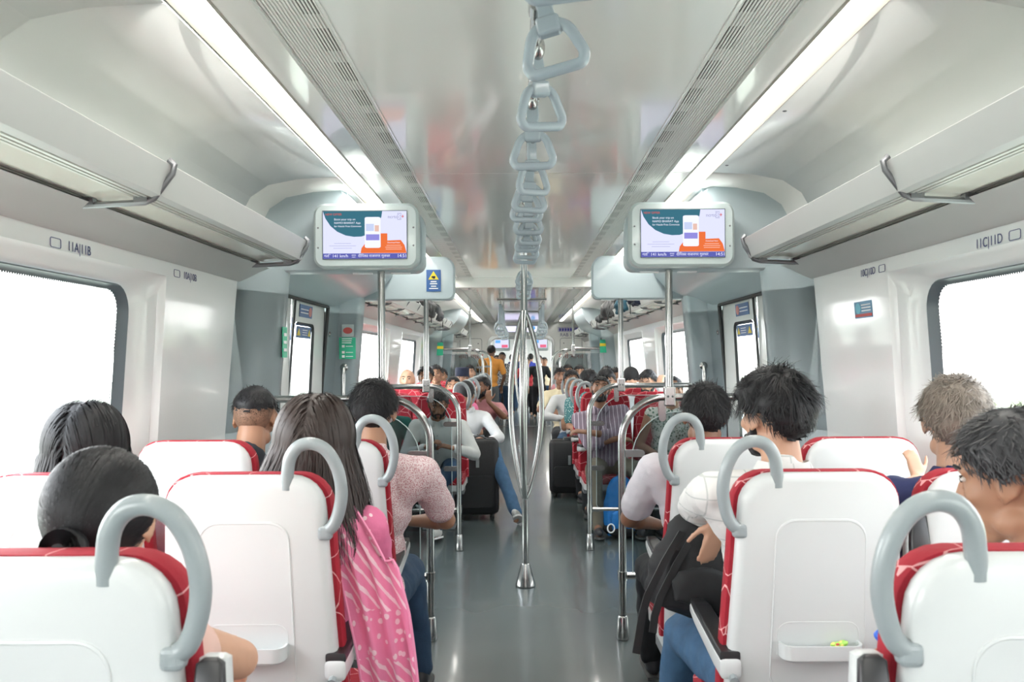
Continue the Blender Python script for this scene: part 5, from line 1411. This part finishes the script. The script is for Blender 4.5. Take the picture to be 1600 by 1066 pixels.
far_person('passenger in cream shirt at the aisle, fifth right row', 1, 'a', 4, 876, 590, 10.9, hx=.56, skin='brown', shirt=C_CREAM, trouser=C_DARK, hands={1: (P(868, 640, 10.6), (0, -.6, -.6))}, poles={1: (-1, 0, -.5)})
far_person('passenger with tousled dark hair by the window, fifth right row', 1, 'w', 4, 948, 588, 10.8, skin='mid', shirt=C_WHITE, trouser=T_BLACK)
far_person('dark haired passenger in the sixth right aisle seat', 1, 'a', 5, 905, 585, 11.7, skin='mid', shirt=C_BLUE, trouser=T_BLACK)
far_person('dark haired passenger in the seventh right aisle seat', 1, 'a', 6, 887, 583, 12.5, skin='mid', shirt=C_ROSE, trouser=T_BLACK)
# standing
person('man standing in the gangway in an orange shirt and grey trousers, seen from behind', (-.63, 16.9, .93), -8, P(768, 549, 16.9), 'dark', ('short', 'black'), C_ORANGE, trouser=mat('trouser_grey', (.10, .11, .12), .85), standing=True, head_pitch=10, hands={-1: ((-.72, 17.25, 1.25), (0, 1, .3)), 1: ((-.40, 16.95, .93), (0, .3, -1))}, sleeve='short')
nc = [(-.45, 20.2, 'standing passenger in white and black stripes just beyond the gangway', C_PATB, 1.62, 180), (.45, 21.0, 'standing passenger with black hair beyond the gangway, right of the pole', C_DARK, 1.55, 180), (-.1, 22.6, 'standing passenger in navy deep in the next carriage', C_NAVY, 1.66, 180),
      (.16, 21.8, 'passenger in red standing in the next carriage', C_RED, 1.50, 180), (-.25, 24.2, 'standing passenger in white far down the next carriage', C_WHITE, 1.6, 0), (.30, 25.0, 'standing passenger in blue far down the next carriage', C_BLUE, 1.62, 0), (.62, 22.2, 'passenger in cream deep in the next carriage on the right', C_CREAM, 1.5, 180), (-.62, 21.6, 'passenger in dark jacket deep in the next carriage on the left', C_DARK, 1.56, 180)]
for i, (x, y, lab, sh, hz_, fc) in enumerate(nc):
    person(lab, (x, y, .85 * hz_ / 1.65), fc, (x, y - .01, hz_ - .10), 'mid', ('short', 'black'), sh, trouser=T_BLACK if i % 2 else J_DARK, standing=True, vox=.014, group='standing crowd in the next carriage', seed=20 + i)
# ------------------------------------------------------------------ luggage and small things
B_BLK = mat('suitcase_black', (.016, .017, .019), .6, var=.2, scale=50, bump=.3, bscale=250)
def suitcase(x, y, w_, d_, h_, rz, label):
    t = thing('suitcase', label, 'suitcase', (x, y, 0), rz, 'black suitcases in the aisle')
    q = MB(); q.rings([[(a, b, z) for a, b in rr(-w_ / 2 + i, w_ / 2 - i, -d_ / 2 + i, d_ / 2 - i, .05)] for i, z in ((.02, .05), (0, .07), (0, h_ - .03), (.015, h_ - .005), (.04, h_))]); q.build('case_body', B_BLK, t, smooth=50)
    for yy in (-d_ / 2 + .05, d_ / 2 - .05):
        q = MB(); q.tube([(a, yy, z) for a, z in rr(-w_ / 2 - .002, w_ / 2 + .002, .052, h_ + .002, .05)], .006, 6, closed=True); q.build('piping', M_BLACK, t)
    q = MB(); q.tube([(-.07, 0, h_ - .005), (-.065, 0, h_ + .025), (.065, 0, h_ + .025), (.07, 0, h_ - .005)], .009, 8); q.build('carry_handle', M_DGREY, t)
    q = MB(); q.box(-.015, .015, -d_ / 2 - .006, -d_ / 2 + .001, h_ - .25, h_ - .15); bev(q.build('luggage_badge', M_LOOP, t, smooth=0), .003)
    q = MB(); q.rings([[(a, -d_ / 2 - .012, z) for a, z in rr(-w_ / 2 + .05, w_ / 2 - .05, .12, h_ * .55, .03)], [(a, -d_ / 2 + .002, z) for a, z in rr(-w_ / 2 + .04, w_ / 2 - .04, .11, h_ * .56, .03)]]); q.build('front_pocket', B_BLK, t, smooth=40)
    for a, b in ((-1, -1), (1, -1), (-1, 1), (1, 1)):
        q = MB(); cx, cy = a * (w_ / 2 - .05), b * (d_ / 2 - .04)
        q.tube([(cx - .012, cy, .028), (cx + .012, cy, .028)], .028, 14); q.box(cx - .008, cx + .008, cy - .01, cy + .01, .03, .07); q.build('caster', M_BLACK, t)
    return t
suitcase(-.43, 7.74, .38, .26, .73, R(6), 'black upright suitcase in the aisle beside the man in grey')
suitcase(.50, 8.95, .42, .28, .60, R(-5), 'black suitcase in the aisle on the right, behind the seated passengers legs')

def backpack(loc, w_, d_, h_, rot, m, label, m2=None, cat='backpack'):
    t = thing('backpack', label, cat, loc, rot[2]); t.rotation_euler = rot
    q = MB(); q.ell((0, 0, h_ * .42), (w_ / 2, d_ / 2, h_ * .42)); q.ell((0, 0, h_ * .25), (w_ * .5, d_ * .52, h_ * .25)); q.ell((0, .0, h_ * .72), (w_ * .40, d_ * .42, h_ * .28)); q.box(-w_ * .40, w_ * .40, -d_ * .36, d_ * .36, .02, h_ * .6)
    b = finish(q, 'pack_body', m, t, .012, 5, .02, dscale=.07)
    q = MB(); q.ell((0, -d_ * .50, h_ * .30), (w_ * .36, .035, h_ * .20)); q.box(-w_ * .3, w_ * .3, -d_ * .55, -d_ * .4, h_ * .14, h_ * .42); p = finish(q, 'front_pocket', m2 or m, t, .010, 4, .010, dscale=.05)
    q = MB(); q.tube([(-.03, 0, h_ * .97), (-.03, 0, h_ * 1.04), (.03, 0, h_ * 1.04), (.03, 0, h_ * .97)], .006, 8); q.build('top_loop', M_BLACK, t)
    return t
B_BLUE = mat('pack_blue', (.01, .17, .50), .6, var=.15, scale=20)
bp = backpack((.79, 6.87, 0.005), .30, .22, .50, (0, 0, R(4)), B_BLUE, 'bright blue backpack with black base on the floor by the striped shirt man')
q = MB(); q.ell((0, -.02, .075), (.155, .125, .075)); finish(q, 'dark_base', T_BLACK, bp, .012, 3)
q = MB(); q.tube([(-.11 + .028 * math.cos(u), -.155, .10 + .034 * math.sin(u)) for u in [2 * PI * k / 16 for k in range(16)]], .006, 6, closed=True); q.build('white_ring_logo', M_WHITE, bp)
# black backpack on the lap of the man in the checked shirt
bl = backpack((.51, 2.68, .625), .34, .20, .34, (R(-8), R(14), R(8)), mat('pack_black', (.014, .015, .017), .75, var=.3, scale=30), 'black backpack on the lap of the man in the checked shirt')
for dx, ln in ((-.13, .11), (-.09, .04)):
    q = MB(); pts = [Vector((dx + .03, -.06, .26)), Vector((dx - .02, -.09, .16)), Vector((dx - .05, -.08, .05)), Vector((dx - .055, -.075, -.01)), Vector((dx - .05, -.07, -.02 - ln))]
    q.rings([[p + Vector((-.012, 0, 0)), p + Vector((.012, 0, 0)), p + Vector((.012, .005, 0)), p + Vector((-.012, .005, 0))] for p in pts]); q.build('dangling_strap', M_BLACK, bl)
# bags on the racks
def rackbag(s, y, w_, l_, h_, m, label, seed):
    t = thing('travel_bag', label, 'bag', (s * 1.20, y, 1.955), R(4 * (seed % 3 - 1)), 'bags on the far luggage racks')
    q = MB(); q.box(-w_ / 2, w_ / 2, -l_ / 2, l_ / 2, .01, h_ * .7); q.ell((0, 0, h_ * .55), (w_ * .52, l_ * .52, h_ * .48)); q.ell((-s * w_ * .3, l_ * .2, h_ * .4), (w_ * .35, l_ * .3, h_ * .35))
    finish(q, 'bag_body', m, t, .016, 4, .05, dscale=.09)
    q = MB(); q.tube([(-w_ * .1, -l_ * .25, h_ * .95), (-w_ * .15, -l_ * .12, h_ * 1.12), (-w_ * .15, l_ * .12, h_ * 1.12), (-w_ * .1, l_ * .25, h_ * .95)], .010, 8); q.build('bag_handle', M_BLACK, t)
    q = MB(); q.tube([(-s * w_ * .5, -l_ * .3, h_ * .3), (-s * w_ * .62, -l_ * .3, h_ * .0), (-s * w_ * .60, -l_ * .28, -.08)], .006, 6); q.build('bag_strap', M_BLACK, t)
TEAL = mat('bag_teal', (.01, .07, .11), .7)
rackbag(-1, 9.7, .30, .9, .28, B_BLK, 'large black bag on the left rack, nearer of its two', 1)
rackbag(-1, 11.0, .28, .8, .24, C_DARK, 'charcoal bag on the left rack, farther of its two', 2)
rackbag(1, 8.0, .30, .50, .18, HAIR['navy'], 'navy bag on the right rack, nearest of its row', 3)
rackbag(1, 9.0, .30, .8, .24, TEAL, 'teal bag on the right rack', 4)
rackbag(1, 10.3, .32, .9, .30, B_BLK, 'large black bag on the right rack beyond the teal one', 5)
rackbag(1, 11.7, .26, .8, .15, C_DARK, 'low dark bag on the right rack, farthest of its row', 6)
# phones
def phone(p, rx, label, m=M_BLACK):
    t = thing('mobile_phone', label, 'phone', p); t.rotation_euler = rx
    q = MB(); q.rings([[(x, y, z) for x, z in rr(-.036, .036, -.075, .075, .01)] for y in (-.004, .004)]); q.build('phone_case', m, t, smooth=30)
    q = MB(); q.rings([[(x, .0045, z) for x, z in rr(-.033, .033, -.071, .071, .008)]], True, False); q.build('phone_screen', mat('phone_glass', (.03, .03, .04), .1), t, smooth=0)
phone(P(672, 690, 6.86), (R(-25), R(-12), 0), 'black phone in the hands of the man in the grey shirt')
phone(P(757, 684, 7.74), (R(-70), R(10), R(70)), 'black phone held by the man in the white shirt beside the suitcase')
phone(P(1422, 1030, 1.66), (R(-40), R(-20), R(30)), 'blue edged phone in the hand of the older man in white', mat('phone_blue', (.05, .15, .6), .3))
# sweet wrapper in the tray
wr = thing('sweet_wrapper', 'crumpled green and yellow sweet wrapper in the seat back tray', 'wrapper', (XS + .045, 2.138, .719), R(10))
q = MB(); q.ell((0, 0, .004), (.024, .010, .008), n=14, m=9); q.ell((.012, -.003, .008), (.012, .008, .007)); finish(q, 'foil', pattern_mat('wrapper_print', 'specks', (.35, .65, .10), (.85, .75, .2), 90, .42, rough=.3), wr, .003, 1, .006, dscale=.01)
q = MB(); q.ell((-.008, -.008, .008), (.005, .003, .003)); q.build('red_print', M_SCRED, wr)
# monitors and seats at the head of the next carriage
for s in (-1, 1):
    mn = thing('information_monitor', 'small lit screen seen through the gangway, %s side' % ('left' if s < 0 else 'right'), 'screen', (s * .47, 20.6, 1.85))
    bev(MB().box(-.21, .21, 0, .10, -.17, .13).build('housing', M_GREY2, mn, smooth=0), .03)
    so = MB().box(-.17, .17, -.003, 0, -.10, .10).build('screen', E_BG, mn, smooth=0)
    q = MB(); q.box(-.03, .03, .03, .07, .13, .42); q.build('ceiling_bracket', M_GREY2, mn, smooth=0)
    MB().box(-.15, -.03, -.005, -.003, .02, .09).build('teal_swoosh', emit_mat('screen_blue', (.15, .45, .9), 1), so, smooth=0)
    MB().box(.0, .15, -.005, -.003, -.09, -.02).build('orange_swoosh', emit_mat('screen_rose', (.8, .15, .25), 1), so, smooth=0)
